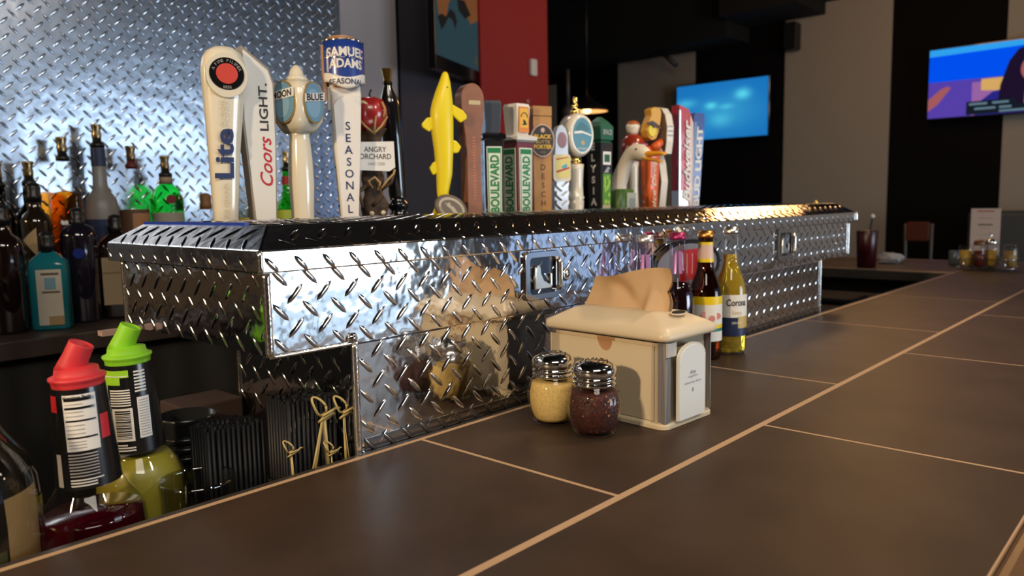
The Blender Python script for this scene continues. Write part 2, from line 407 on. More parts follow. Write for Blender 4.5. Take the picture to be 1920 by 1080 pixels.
# welded corner beads
def bead(p, q, r=.0035):
    bm = B(); p, q = Vector(p), Vector(q); n = int((q - p).length / .006)
    tube(bm, [p.lerp(q, i / n) for i in range(n + 1)], [r * (1 + .09 * (i % 2)) for i in range(n + 1)], 8)
    obj('weld_bead', bm, m_edge, tb)
bead((X0, Yf, Zb), (X0, Yf, Zs), .0045); bead((TX0, Yf, -.01), (TX0, Yf, Zb), .0045); bead((TX1, Yf, -.01), (TX1, Yf, Zb), .003)
bead((X1, Yf, Zb), (X1, Yf, Zs), .003); bead((LX0, LYf, Zs), (LX0, LYf, Zt), .003); bead((X0, Yb, Zb), (X0, Yb, Zs), .003); bead((TX0, TYb, -.02), (TX0, TYb, Zb), .003)
bead((X0, Yf, Zb), (TX0, Yf, Zb), .0025); bead((LX1, LYf, Zs), (LX1, LYf, Zt), .004)
bm = B(); box(bm, .458, .4635, .095, .368, Zr - .001, Zr + .0028)
tag(obj('blue_film', bm, M('blue_film', (.015, .05, .42), .4), tb), 'strip of blue protective film left on the lid edge')
bm = B(); box(bm, .395, .436, .372, .388, .126, .133); obj('corner_tab', bm, M('pink_paper', (.45, .3, .27), .6), tb)
# paddle latches
def latch(x0, x1, z0, z1):
    y = Yf - .0015
    bm = B()
    # outer flange as a frame around a recess
    oo = rrect(x0, z0, x1, z1, .010); ii = rrect(x0 + .011, z0 + .010, x1 - .010, z1 - .010, .006)
    pan = [(x, z) for x, z in ii]
    def rr(P, yy): return [bm.verts.new((x, yy, z)) for x, z in P]
    a, b, c, d = rr(oo, y + .0015), rr(oo, y - .004), rr(ii, y - .004), rr(ii, y + .0005)
    for P, Q in ((a, b), (b, c), (c, d)):
        for i in range(len(P)):
            j = (i + 1) % len(P); face(bm, [P[i], P[j], Q[j], Q[i]], 0)
    o = obj('latch', bm, M('polished_stainless', (.66, .66, .66), .12, 1), tb, bevel=.0012)
    bm = B(); poly(bm, pan, (0, y + .0004, 0), (1, 0, 0), (0, 0, 1)); obj('latch_pan', bm, M('dark_latch_pan', (.10, .115, .14), .22, 1), o)
    w = x1 - x0; h = z1 - z0; bm = B()
    P = [(x0 + .020, z0 + .016), (x0 + .020, z0 + .28 * h + .014), (x0 + .022, z1 - .024), (x0 + .028, z1 - .020), (x0 + .033, z1 - .024), (x0 + .034, z0 + .028 + .16 * h), (x0 + .040, z0 + .40 * h),
         (x0 + .050, z0 + .33 * h), (x0 + .058, z0 + .30 * h), (x0 + .058, z0 + .016)]
    prism(bm, P, (0, y, 0), (1, 0, 0), (0, 0, 1), (0, -1, 0), .006)
    box(bm, x0 + .058, x0 + .063, y - .004, y, z0 + .018, z0 + .038)
    obj('paddle', bm, M('satin_stainless', (.80, .78, .74), .3, 1), o, bevel=.0015)
    bm = B(); tube(bm, [(x1 - .006, y - .006, z0 + .012), (x1 - .004, y - .008, z0 + .02), (x1 - .004, y - .008, z1 - .02), (x1 - .006, y - .006, z1 - .012)], .0035, 10)
    obj('latch_rim', bm, M('bright_stainless', (.9, .88, .84), .2, 1), o)
latch(.853, .934, .150, .223); latch(1.735, 1.822, .150, .223)
bm = B(); R90 = Matrix.Rotation(pi / 2, 4, 'X')
lathe(bm, [(.0105, 0), (.0105, .003), (.009, .006), (.0065, .007), (.0062, .005), (.0055, .005), (.0050, .008), (.001, .0085)], mt=Matrix.Translation((.950, Yf, .1835)) @ R90, n=28)
obj('lock_cylinder', bm, M('lock_steel', (.55, .54, .52), .25, 1), tb)
bm = B(); lathe(bm, [(.007, 0), (.007, .002), (.003, .005), (.0005, .0055)], mt=Matrix.Translation((.545, Yf, .140)) @ R90, n=20)
obj('rivet', bm, CHROME, tb)
# round emblem plaque
bm = B(); ex, ez = 1.322, .171
for r0_, r1_, y0_, mi in ((.132, .052, Yf - .001, 0), (.128, .049, Yf - .004, 1), (.112, .041, Yf - .005, 2)):
    prism(bm, ell(ex, ez, r0_, r1_, 36), (0, y0_, 0), (1, 0, 0), (0, 0, 1), (0, -1, 0), .003, mi)
prism(bm, rrect(ex - .032, ez - .028, ex + .052, ez + .030, .004), (0, Yf - .007, 0), (1, 0, 0), (0, 0, 1), (0, -1, 0), .002, 3)
for dx in (-.008, .012, .034): box(bm, ex + dx - .003, ex + dx, Yf - .0100, Yf - .0089, ez - .018, ez + .022, 4)
obj('badge', bm, [CHROME, BLACKG, M('badge_grey', (.22, .22, .25), .35), M('badge_red', (.50, .015, .02), .4), M('badge_pink', (.7, .3, .3), .4)], tb)
bm = B(); lathe(bm, [(.006, 0), (.0065, .006), (.003, .010), (.001, .011)], cx=2.155, cy=.09, z=Zr, n=16); obj('stud', bm, GOLD, tb)

# ================================================================ TAP HANDLES
TAPY, TZ = .44, .235
def tap(name, label, x, y=TAPY, rz=0):
    t = thing(name, label, 'tap handle', (x, y, TZ), rz, 'beer tap handles standing in a row behind the tool box')
    bm = B()
    lathe(bm, [(.011, -.012), (.013, -.008), (.013, .0), (.008, .002)], n=20)                      # ferrule
    lathe(bm, [(.006, -.03), (.006, -.012)], n=12)
    tube(bm, [(0, -(y - .392), -.062), (0, -.02, -.060), (0, .0, -.050), (0, .02, -.055), (0, .04, -.09)], [.011, .011, .012, .010, .008], 12)
    lathe(bm, [(.014, -.055), (.014, -.03)], n=20)
    obj('faucet', bm, CHROME, t)
    return t
UX, UZ, NF = (1, 0, 0), (0, 0, 1), (0, -1, 0)
def taper(bm, secs, mi=0, e=2.0, n=28, smooth=True, rot=0):
    """secs: (z, cx, cy, rx, ry)"""
    loft(bm, [ring(cx, cy, z, rx, ry, n, e, rot) for z, cx, cy, rx, ry in secs], mi, smooth)
def up(O): return plane(O, (0, 0, 1), (-1, 0, 0))                                                # reads bottom to top
def flat(O): return plane(O, (1, 0, 0), (0, 0, 1))
def vert_text(bm, s, x, y, z0, z1, h, mi, bold=.01, tilt=0):
    n = len(s)
    for i, ch in enumerate(s):
        z = z1 + (z0 - z1) * (i + .5) / n
        text(bm, ch, flat((x(z) if callable(x) else x, y(z) if callable(y) else y, z)), height=h, mi=mi, bold=bold)
m_tblue = M('label_blue', (.015, .05, .30), .3, coat=.4)
m_tred = M('label_red', (.50, .02, .03), .35, coat=.3)

# -- 1 white pilsner handle with round red emblem
t = tap('lite_tap_handle', 'tall ivory tap handle lettered Lite with a red and black oval emblem, nearest the wall', .621, rz=radians(-12))
bm = B(); H = .312
secs = []
for z, rx, ry, cx in ((0, .018, .013, -.004), (.06, .0195, .014, -.003), (.15, .0245, .016, 0), (.22, .030, .018, .003), (.25, .033, .020, .005), (.275, .0345, .021, .006), (.292, .032, .020, .006), (.303, .026, .017, .006), (.310, .015, .012, .006), (H, .004, .004, .006)):
    secs.append((z, cx, 0, rx, ry))
taper(bm, secs, 0, 2.6)
fy = lambda z: -.0137 - (min(z, .25) / .25) * .0075
mp = lambda O: (lambda u, v: V(O[0] + u, fy(O[1] + v) - (.0028 if O[1] + v > .235 else .0), O[1] + v))
prism(bm, ell(.004, .265, .0315, .034, 36), (0, -.017, 0), UX, UZ, NF, .0055, 0)
prism(bm, ell(.004, .267, .0265, .0245, 36), (0, -.0225, 0), UX, UZ, NF, .0012, 1)
prism(bm, ell(.004, .267, .0165, .0155, 36), (0, -.0237, 0), UX, UZ, NF, .0010, 2)
for i, ch in enumerate('A FINE PILSNER'):
    a = radians(160 - i * 140 / 13)
    ca, sa = cos(a - pi / 2), sin(a - pi / 2)
    if ch != ' ': text(bm, ch, (lambda u, v, a=a, ca=ca, sa=sa: V(.004 + .0215 * cos(a) + u * ca - v * sa, -.0241, .267 + .0200 * sin(a) + u * sa + v * ca)), height=.0045, mi=3)
text(bm, 'BEER', flat((.004, -.0241, .2465)), height=.0042, mi=3)
mt_ = lambda z0, x0: (lambda u, v: V(x0 - v + (z0 + u) * .03, fy(z0 + u) - .0016, z0 + u))
text(bm, 'Lite', mt_(.145, -.010), width=.077, height=.030, mi=4, bold=.03)
text(bm, 'PILSNER', mt_(.208, -.010), width=.040, height=.0065, mi=5)
text(bm, 'THE ORIGINAL', mt_(.072, -.008), width=.056, height=.0060, mi=5)
obj('handle_body', bm, [OFFW, BLACKG, M('emblem_red', (.62, .05, .03), .35), M('emblem_grey_ink', (.35, .33, .3), .5), NAVY, M('pale_gold_ink', (.52, .42, .26), .5)], t)

# -- 2 white wedge handle
t = tap('light_beer_tap_handle', 'white wedge shaped tap handle with red script Coors and black LIGHT', .684, rz=radians(-12))
bm = B(); H = .317
P = [(-.016, 0), (.0165, 0), (.0235, .17), (.0235, .262), (.016, .285), (-.026, H), (-.031, H - .012), (-.030, .20)]
prism(bm, P, (0, -.012, 0), UX, UZ, (0, 1, 0), .028, 0, 0)
Pi = [(-.0135, .002), (.0145, .002), (.0213, .17), (.0213, .26), (.0145, .281), (-.0240, H - .006), (-.0268, .20)]
prism(bm, Pi, (0, -.012, 0), UX, UZ, (0, -1, 0), .0008, 2)
mt_ = lambda z0, x0: (lambda u, v: V(x0 - v + (z0 + u) * .004, -.0132, z0 + u))
text(bm, 'Coors', mt_(.135, .0035), width=.080, height=.021, mi=3, bold=.012, shear=.35)
text(bm, 'LIGHT.', mt_(.222, .0035), width=.076, height=.0145, mi=4, bold=.02)
obj('handle_body', bm, [M('taupe_edge', (.30, .25, .20), .4), WHITE, M('pearl_white', (.78, .77, .74), .3, coat=.4), m_tred, INK], t, bevel=.0015)

# -- 3 ceramic lantern handle with blue ovals
t = tap('blue_moon_tap_handle', 'cream ceramic tap handle with blue oval moon panels on its square head', .759)
bm = B()
lathe(bm, [(.0165, 0), (.019, .004), (.0185, .02), (.0195, .06), (.0215, .10), (.0205, .14), (.018, .17), (.017, .18), (.020, .188)], n=32)
taper(bm, [(.184, 0, 0, .020, .020), (.195, 0, 0, .028, .028), (.205, 0, 0, .033, .033), (.225, 0, 0, .0350, .0350), (.255, 0, 0, .0350, .0350), (.266, 0, 0, .031, .031), (.270, 0, 0, .024, .024), (.2735, 0, 0, .019, .019)], 0, 4.5, 36, rot=0)
lathe(bm, [(.019, .272), (.018, .277), (.013, .281), (.012, .284), (.0105, .290), (.006, .297), (.001, .299)], n=24)
for k, (N_, U_) in enumerate((((0, -1, 0), (1, 0, 0)), ((-1, 0, 0), (0, -1, 0)))):
    O = Vector(N_) * .0350
    for rx, rz_, d, mi in ((.0255, .0350, .0010, 1), (.0235, .0325, .0016, 2)):
        prism(bm, ell(0, .234, rx, rz_, 32), O - Vector(N_) * .0015, U_, UZ, N_, d + .0015, mi)
    O2 = O + Vector(N_) * .0018
    prism(bm, ell(-.003, .232, .017, .024, 26), O2 - Vector(N_) * .0004, U_, UZ, N_, .0006, 5)
    prism(bm, [(-.0245, .233), (.0245, .239), (.025, .253), (-.024, .246)] if k == 0 else [(-.0245, .236), (.0245, .242), (.0245, .257), (-.0245, .250)], O2, U_, UZ, N_, .0012, 3)
    text(bm, 'BLUE' if k == 0 else 'MOON', plane(O2 + Vector(N_) * .0016 + V(0, 0, .2430 if k == 0 else .2465), Vector(U_) + V(0, 0, .11), (0, 0, 1)), width=.041, height=.0115, mi=4, bold=.03)
obj('handle_body', bm, [OFFW, M('antique_gold', (.45, .30, .10), .35, .6), M('moon_blue', (.16, .34, .50), .35, coat=.3), WHITEINK, INK, M('moon_blue_light', (.25, .45, .62), .35)], t, loc=None).rotation_euler = (0, 0, radians(16))

# -- 4 tall white SEASONAL handle with curved blue head
t = tap('seasonal_tap_handle', 'tallest white tap handle lettered SEASONAL below a curved blue name plate', .856, rz=radians(-24))
bm = B()
taper(bm, [(0, 0, 0, .0115, .009), (.028, 0, 0, .0120, .0095), (.030, 0, 0, .0155, .010), (.05, 0, 0, .0165, .011), (.16, .0, 0, .024, .014), (.255, .001, 0, .0275, .015), (.275, .001, .004, .0275, .011)], 1, 5, 28, smooth=False)
taper(bm, [(-.001, 0, -.0005, .0118, .0098), (.031, 0, -.0005, .0142, .0108)], 0, 5)
sf = lambda z: -.0088 - .0052 * min(max((z - .03) / .2, 0), 1)
Pl = [(-.0140, .034), (.0140, .034), (.0245, .236), (.012, .249), (-.003, .253), (-.016, .247), (-.0235, .236)]
g = [bm.verts.new((x, -.0105 - .0055 * min(1, (z - .03) / .2), z)) for x, z in Pl]; g2_ = [bm.verts.new((v.co.x, v.co.y - .002, v.co.z)) for v in g]
face(bm, g2_, 2)
for i in range(len(g)): j = (i + 1) % len(g); face(bm, [g[i], g[j], g2_[j], g2_[i]], 2)
vert_text(bm, 'SEASONAL', 0, lambda z: -.0130 - .0055 * min(1, (z - .03) / .2), .044, .212, .0145, 3, .008)
for z in (.06, .13, .21, .24):
    w = .0165 + (z - .05) / .2 * .0105
    lathe(bm, [(.0025, 0), (.0025, .002), (.0008, .0025)], mt=Matrix.Translation((-w, 0, z)) @ Matrix.Rotation(-pi / 2, 4, 'Y'), n=10, mi=6)
# curved head plate
def arc_plate(bm, z0f, z1f, R, a0, a1, cy, th, mi, n=18, nz=4, off=0):
    g = []
    for k in range(n + 1):
        a = radians(a0 + (a1 - a0) * k / n); col_ = []
        for j in range(nz + 1):
            z = z0f(a) + (z1f(a) - z0f(a)) * j / nz
            col_.append(((R + off) * sin(a), cy - (R + off) * cos(a), z))
        g.append(col_)
    vo = [[bm.verts.new(p) for p in c] for c in g]; vi = [[bm.verts.new((p[0] * (1 - th / R), cy + (p[1] - cy) * (1 - th / R), p[2])) for p in c] for c in g]
    for k in range(n):
        for j in range(nz):
            face(bm, [vo[k][j], vo[k + 1][j], vo[k + 1][j + 1], vo[k][j + 1]], mi, True); face(bm, [vi[k][j], vi[k][j + 1], vi[k + 1][j + 1], vi[k + 1][j]], mi, True)
        face(bm, [vo[k][0], vi[k][0], vi[k + 1][0], vo[k + 1][0]], mi); face(bm, [vo[k][-1], vo[k + 1][-1], vi[k + 1][-1], vi[k][-1]], mi)
    for k in (0, n):
        for j in range(nz): face(bm, [vo[k][j], vo[k][j + 1], vi[k][j + 1], vi[k][j]], mi)
R_ = .040
arc_plate(bm, lambda a: .272 - .006 * cos(3 * a), lambda a: .345 + .004 * cos(a), R_, -68, 72, .012, .003, 4)
arc_plate(bm, lambda a: .2715 - .006 * cos(3 * a), lambda a: .289 - .004 * cos(3 * a), R_, -68, 72, .012, .0032, 1, off=.0004)
arc_plate(bm, lambda a: .346 + .003 * cos(a), lambda a: .3475 + .004 * cos(a), R_, -68, 72, .012, .0032, 5, off=.0004)
arc_plate(bm, lambda a: .318, lambda a: .3195, R_, -60, 64, .012, .003, 5, off=.0005)
cm = lambda z0: (lambda u, v: V((R_ + .0010) * sin(u / R_), .012 - (R_ + .0010) * cos(u / R_), z0 + v + .003 * cos(u / R_ * 1.6)))
text(bm, 'SAMUEL', cm(.326), width=.070, height=.0165, mi=1, bold=.03); text(bm, 'ADAMS', cm(.306), width=.062, height=.0160, mi=1, bold=.03)
text(bm, 'SEASONAL', cm(.275), width=.064, height=.0100, mi=3, bold=.02)
lathe(bm, [(.026, .268), (.032, .28), (.0345, .33), (.034, .345), (.029, .3545), (.020, .360), (.008, .362)], cy=.010, n=28, mi=0, sy=.95)
box(bm, -.038, -.0325, -.006, .006, .245, .342, 0)
box(bm, -.030, -.0265, -.004, .004, .23, .27, 1); box(bm, .0245, .0275, -.004, .004, .22, .275, 5)
obj('handle_body', bm, [M('tan_wood', (.52, .27, .12), .45), M('satin_white', (.80, .77, .72), .35), M('plate_white', (.84, .82, .80), .3), NAVY, m_tblue, CHROME, BLACK], t)

# -- 5 apple tree handle
t = tap('apple_tree_tap_handle', 'tap handle shaped as a gnarled tree with red apple and ANGRY ORCHARD sign', .925, TAPY + .018, radians(-24))
bark = M('tree_bark', (.10, .055, .028), .7, mottle=(.02, .012, .008), scale=60, bump=1, dist=.004)
bm = B(); rnd = random.Random(3)
n = 26; secs = []
for k in range(24):
    z = k / 23 * .205; r = .030 - .012 * sin(min(z / .205, 1) * pi * .9) + .003 * sin(z * 130)
    secs.append([V((r * (1 + .16 * sin(3 * 2 * pi * i / n + z * 30) + .10 * sin(7 * 2 * pi * i / n - z * 55))) * cos(2 * pi * i / n), (r * .75 * (1 + .16 * sin(3 * 2 * pi * i / n + z * 30))) * sin(2 * pi * i / n), z) for i in range(n)])
loft(bm, secs)
for a, b, c, r in (((-.012, -.014, .10), (-.032, -.024, .085), (-.026, -.028, .055), .005), ((.012, -.014, .09), (.030, -.024, .102), (.036, -.026, .120), .0045), ((-.005, -.018, .06), (.012, -.028, .075), (.004, -.028, .098), .004), ((-.016, -.016, .03), (-.030, -.020, .02), (-.034, -.018, .004), .006), ((.014, -.016, .03), (.028, -.022, .018), (.034, -.018, .004), .006)):
    pts = [Vector(a).lerp(Vector(b), i / 4) for i in range(4)] + [Vector(b).lerp(Vector(c), i / 4) for i in range(5)]
    tube(bm, pts, [r * (1 - .07 * i) for i in range(len(pts))], 7)
obj('trunk', bm, bark, t)
bm = B()
for x, z in ((-.009, .045), (.013, .046)): lathe(bm, [(.0001, 0), (.0045, .001), (.0045, .0025), (.001, .004)], mt=Matrix.Translation((x, -.022, z)) @ R90, n=12)
obj('tree_eyes', bm, M('tree_eye', (.7, .6, .45), .4), t)
bm = B(); hl = M('light_branch', (.42, .26, .10), .55)
for pts in ([(-.006, -.024, .092), (-.014, -.027, .105), (-.002, -.028, .112), (.008, -.027, .102), (.004, -.025, .088)], [(.010, -.024, .09), (.022, -.027, .106), (.034, -.028, .118), (.037, -.027, .126)], [(.004, -.03, .225), (.001, -.032, .21), (-.001, -.03, .19)],
            [(-.028, -.018, .222), (-.016, -.026, .205), (-.001, -.03, .192), (.014, -.028, .206), (.028, -.018, .224)], [(.016, -.030, .25), (.022, -.030, .235), (.018, -.030, .222)], [(-.012, -.02, .03), (.0, -.024, .022), (.012, -.02, .03)]):
    bm = B(); tube(bm, pts, .0022, 7); obj('branch', bm, hl, t)
bm = B(); lathe(bm, [(.006, .190), (.018, .195), (.029, .210), (.033, .228), (.032, .243), (.025, .256), (.013, .261), (.004, .257)], n=28); tube(bm, [(0, 0, .255), (.001, 0, .268), (.004, 0, .275)], .002, 6, mi=1)
lathe(bm, [(.017, -.002), (.016, .001), (.001, .002)], mt=Matrix.Translation((-.0205, -.020, .236)) @ Matrix.Rotation(radians(-40), 4, 'Z') @ R90, n=24, mi=2)
obj('apple', bm, [M('apple_red', (.42, .02, .025), .25, coat=.5, mottle=(.30, .02, .02)), BLACK, M('apple_flesh', (.62, .55, .32), .5)], t)
bm = B(); prism(bm, [(-.036, .125), (.026, .123), (.037, .130), (.036, .178), (-.0365, .176)], (0, -.027, 0), UX, UZ, NF, .003, 0)
text(bm, 'ANGRY', flat((.000, -.0304, .163)), width=.042, height=.010, mi=1, bold=.012); text(bm, 'ORCHARD', flat((0, -.0304, .150)), width=.060, height=.010, mi=1, bold=.012)
text(bm, 'HARD CIDER', flat((.002, -.0304, .1365)), width=.032, height=.0055, mi=2)
obj('name_board', bm, [M('board_white', (.80, .79, .77), .5), M('board_ink', (.08, .075, .08), .5), M('board_grey', (.3, .3, .3), .5)], t)

# -- 6 black and gold handle
t = tap('black_gold_tap_handle', 'glossy black tapered tap handle with a gold crown cap, behind the apple tree handle', 1.018, TAPY + .052)
bm = B(); sx = lambda z: -.022 * (z / .32)
taper(bm, [(z, sx(z), 0, r, r) for z, r in ((0, .012), (.028, .012))], 1)
taper(bm, [(z, sx(z), 0, r, r) for z, r in ((.028, .013), (.034, .019), (.044, .019), (.048, .015), (.054, .020), (.064, .020), (.068, .016), (.078, .017), (.18, .020), (.255, .0205), (.268, .018), (.292, .009), (.298, .009))], 0)
taper(bm, [(z, sx(z), 0, r, r) for z, r in ((.297, .010), (.302, .0075), (.308, .0085), (.325, .0115))], 1, n=8, smooth=False)
obj('handle_body', bm, [BLACKG, GOLD], t)

# -- 7 yellow fish handle
t = tap('fish_tap_handle', 'bright yellow fish shaped tap handle standing on its tail', 1.094, rz=radians(-28))
Yel = M('fish_yellow', (.90, .72, .005), .45, coat=.15)
bm = B()
taper(bm, [(.062, -.006, 0, .008, .006), (.085, -.004, 0, .0125, .009), (.12, .0, 0, .0165, .013), (.17, .0, 0, .020, .015), (.215, -.002, 0, .0235, .016), (.245, -.002, 0, .0235, .017), (.262, 0, 0, .0215, .016), (.285, .003, 0, .0165, .014), (.305, .006, 0, .011, .010), (.318, .007, 0, .007, .007), (.324, .0075, 0, .0035, .004)], 0)
for P, y in (([(-.005, .085), (.006, .085), (.016, .062), (.022, .044), (.000, .036), (-.016, .030), (-.034, .022), (-.030, .034), (-.018, .062)], -.004), ):
    prism(bm, P, (0, y, 0), UX, UZ, (0, 1, 0), .008)
obj('fish_body', bm, Yel, t, bevel=.002)
fins = (([(.016, .262), (.042, .248), (.050, .238), (.049, .231), (.036, .223), (.018, .240)], -.006), ([(-.018, .235), (-.034, .232), (-.046, .219), (-.044, .213), (-.030, .204), (-.018, .214)], -.006),
        ([(.014, .192), (.028, .186), (.037, .175), (.030, .163), (.020, .162), (.014, .172)], -.004), ([(-.012, .150), (-.024, .143), (-.032, .132), (-.024, .118), (-.016, .122), (-.011, .134)], -.004))
for P, y in fins:
    bm = B(); prism(bm, P, (0, y, 0), UX, UZ, (0, 1, 0), .007); obj('fin', bm, Yel, t, bevel=.0025)
bm = B(); lathe(bm, [(.0015, 0), (.0015, .0006)], mt=Matrix.Translation((.008, -.0128, .292)) @ R90, n=10); obj('fish_eye', bm, INK, t)
bm = B(); mo = Matrix.Translation((.006, -.022, .050)) @ Matrix.Rotation(radians(-8), 4, 'X') @ Matrix.Rotation(radians(30), 4, 'Y') @ R90
lathe(bm, [(.034, -.004), (.036, 0), (.034, .005), (.031, .006)], mt=mo, n=40, sy=.76); lathe(bm, [(.0285, .006), (.0285, .0066)], mt=mo, n=36, sy=.72, mi=1); lathe(bm, [(.0235, .0066), (.0235, .0071)], mt=mo, n=36, sy=.66, mi=2)
mq = lambda u, v: mo @ V(u, -v, .0078)
face(bm, [bm.verts.new(mq(x, y)) for x, y in ((-.018, -.004), (-.010, .001), (-.002, .002), (.006, .006), (.016, .007), (.019, .003), (.010, .000), (.004, -.004), (-.004, -.004), (-.010, -.009), (-.012, -.004))], 1)
text(bm, 'DOGFISH HEAD', (lambda u, v: mo @ V((.0262 + v) * sin(u / .026), -(.0262 + v) * cos(u / .026) * .70, .0072)), width=.055, height=.0040, mi=2)
obj('base_badge', bm, [M('badge_brown_rim', (.14, .11, .09), .4), M('badge_cream', (.50, .46, .38), .5), M('badge_dark', (.16, .14, .12), .5)], t)

# -- 8 rounded wooden handle
t = tap('wooden_tap_handle', 'brown wooden paddle tap handle with a rounded head and small cream name strip', 1.171, rz=radians(-18))
bm = B(); wood = M('handle_wood', (.30, .115, .05), .42, mottle=(.22, .08, .035), scale=25); 
P = [(-.017, 0), (.017, 0), (.0155, .15), (.018, .20), (.0235, .235), (.026, .262)] + [(.026 * cos(a), .274 + .033 * sin(a)) for a in [pi * i / 14 for i in range(1, 14)]] + [(-.026, .262), (-.0235, .235), (-.018, .20), (-.0155, .15)]
prism(bm, P, (0, -.016, 0), UX, UZ, (0, 1, 0), .034, 0, 1)
prism(bm, rrect(-.010, .263, .017, .272, .002), (0, -.016, 0), UX, UZ, NF, .001, 2)
rn = random.Random(9)
for k in range(22): box(bm, -.004 + rn.uniform(-.001, .001), .004 + rn.uniform(-.001, .001), -.0166, -.0160, .068 + k * .006, .0705 + k * .006 + rn.uniform(0, .0015), 3)
obj('handle_body', bm, [wood, M('handle_wood_side', (.34, .12, .035), .4, mottle=(.26, .09, .03), scale=25), M('cream_strip', (.55, .45, .25), .5), M('copper_ink', (.50, .16, .07), .5)], t, bevel=.003)

# -- 9/10 obelisk handles with green BOULEVARD plates
green = M('plate_green', (.02, .22, .08), .35); pale = M('plate_pale', (.72, .80, .66), .4)
def obelisk(t, mats, head_mi, collar_mi, sides=((0, -1, 0), (-1, 0, 0)), a0=.0285, a1=.0235, hz=(.207, .277), ha=.019):
    bm = B()
    def sq(z, a): return [V(x * a, y * a, z) for x, y in ((-1, -1), (1, -1), (1, 1), (-1, 1))]
    loft(bm, [sq(0, a1 * 1.0), sq(.195, a0 * .92)], 0, False)
    loft(bm, [sq(.193, a0 * .95), sq(.197, a0 * 1.12), (sq(.204, a0 * 1.14)), sq(.209, a0 * .8)], collar_mi, False)
    loft(bm, [sq(hz[0], ha * .93), sq(hz[1] - .006, ha * 1.12), sq(hz[1], ha * 1.0)], head_mi, False)
    for N_ in sides:
        U_ = Vector((0, 0, 1)).cross(Vector(N_)) * -1 if False else (V(1, 0, 0) if N_ == (0, -1, 0) else V(0, -1, 0))
        def mpl(u, v, N_=Vector(N_), U_=U_, o=.0006):
            a = a1 + (a0 * .92 - a1) * (v / .195); return U_ * u + N_ * (a + o) + V(0, 0, v)
        for (w, z0, z1, o, mi) in ((.80, .022, .180, .0006, 3), (.68, .025, .177, .0010, 4), (.62, .036, .166, .0014, 3)):
            A = [mpl(-a1 * w * 1.0, z0, o=o), mpl(a1 * w, z0, o=o), mpl(a1 * w * 1.12, z1, o=o), mpl(-a1 * w * 1.12, z1, o=o)]
            face(bm, [bm.verts.new(p) for p in A], mi)
        text(bm, 'BOULEVARD', (lambda u, v: mpl(-v, .101 + u, o=.0019)), width=.122, height=a1 * 1.05, mi=4, bold=.035)
    return bm
t = tap('boulevard_tap_handle', 'black square obelisk tap handle with one green BOULEVARD plate and blank black head', 1.233, rz=radians(-28))
bm = obelisk(t, None, 1, 2, a0=.0235, a1=.0195, ha=.017, sides=((0, -1, 0),)); 
obj('handle_body', bm, [M('obelisk_black', (.015, .015, .017), .25, coat=.5), M('obelisk_head_grey', (.06, .075, .10), .25, coat=.3), BLACKG, pale, green, CHROME], t, bevel=.0012)
bm = B(); box(bm, -.0222, -.0185, -.0222, -.0185, .0, .19); obj('chrome_corner', bm, CHROME, t)
t = tap('boulevard_tap_handle', 'dark red obelisk tap handle with two BOULEVARD plates under a white picture block', 1.318, rz=radians(-2))
bm = obelisk(t, None, 1, 2)
prism(bm, rrect(-.016, .214, .016, .270, .001), (0, -.0215, 0), UX, UZ, NF, .0012, 5)
prism(bm, rrect(-.013, .224, .013, .266, .001), (0, -.0227, 0), UX, UZ, NF, .0006, 6)
tube(bm, [(.010 * cos(a), -.0238, .247 + .010 * sin(a)) for a in [pi * i / 10 for i in range(11)]], .0010, 5, mi=7)
prism(bm, [(-.008, .230), (-.002, .234), (-.004, .242), (.003, .240), (.008, .231)], (0, -.0233, 0), UX, UZ, NF, .0008, 7)
obj('handle_body', bm, [M('obelisk_red', (.16, .025, .03), .3, coat=.4), M('block_white', (.80, .76, .70), .35), M('collar_white', (.78, .76, .72), .35), pale, green, M('picture_orange', (.75, .26, .05), .4), M('picture_yellow', (.85, .50, .06), .4), INK], t, bevel=.0012)

# -- 11 wooden plank handle with oval porter badge
t = tap('deschutes_tap_handle', 'light wooden plank tap handle branded DESCHUTES with a black oval porter badge', 1.398, rz=radians(-24))
bm = B()
prism(bm, [(-.0235, 0), (.0205, 0), (.0235, .255), (-.0235, .255)], (0, -.014, 0), UX, UZ, (0, 1, 0), .028, 0, 1)
box(bm, -.0235, .0235, -.015, .015, .2565, .278, 0)
vert_text(bm, 'DESCHUTES', 0, -.0146, -.035, .150, .0130, 2, .01)
obj('handle_body', bm, [M('honey_wood', (.48, .25, .07), .5, mottle=(.40, .19, .05), scale=30), M('wood_red_side', (.22, .05, .03), .5), M('burnt_ink', (.10, .045, .02), .6)], t, bevel=.001)
bm = B()
for rx, rz_, d, mi in ((.0305, .0375, .004, 0), (.0275, .0345, .005, 1)): prism(bm, ell(-.002, .200, rx, rz_, 40), (0, -.014, 0), UX, UZ, NF, d, mi)
text(bm, 'BLACK', flat((-.002, -.0196, .209)), width=.044, height=.0100, mi=2, bold=.03); text(bm, 'BUTTE', flat((-.002, -.0196, .197)), width=.036, height=.0075, mi=3, bold=.03); text(bm, 'PORTER', flat((-.002, -.0196, .186)), width=.046, height=.0095, mi=2, bold=.03)
prism(bm, ell(-.002, .2235, .005, .0055, 16), (0, -.019, 0), UX, UZ, NF, .0006, 0)
text(bm, 'PORTER', flat((-.002, -.0196, .1735)), width=.013, height=.003, mi=3)
obj('oval_badge', bm, [M('badge_rim_pink', (.60, .42, .34), .4), M('badge_black', (.035, .025, .02), .35), M('badge_yellow', (.80, .48, .03), .4), M('badge_olive', (.45, .28, .04), .4)], t)

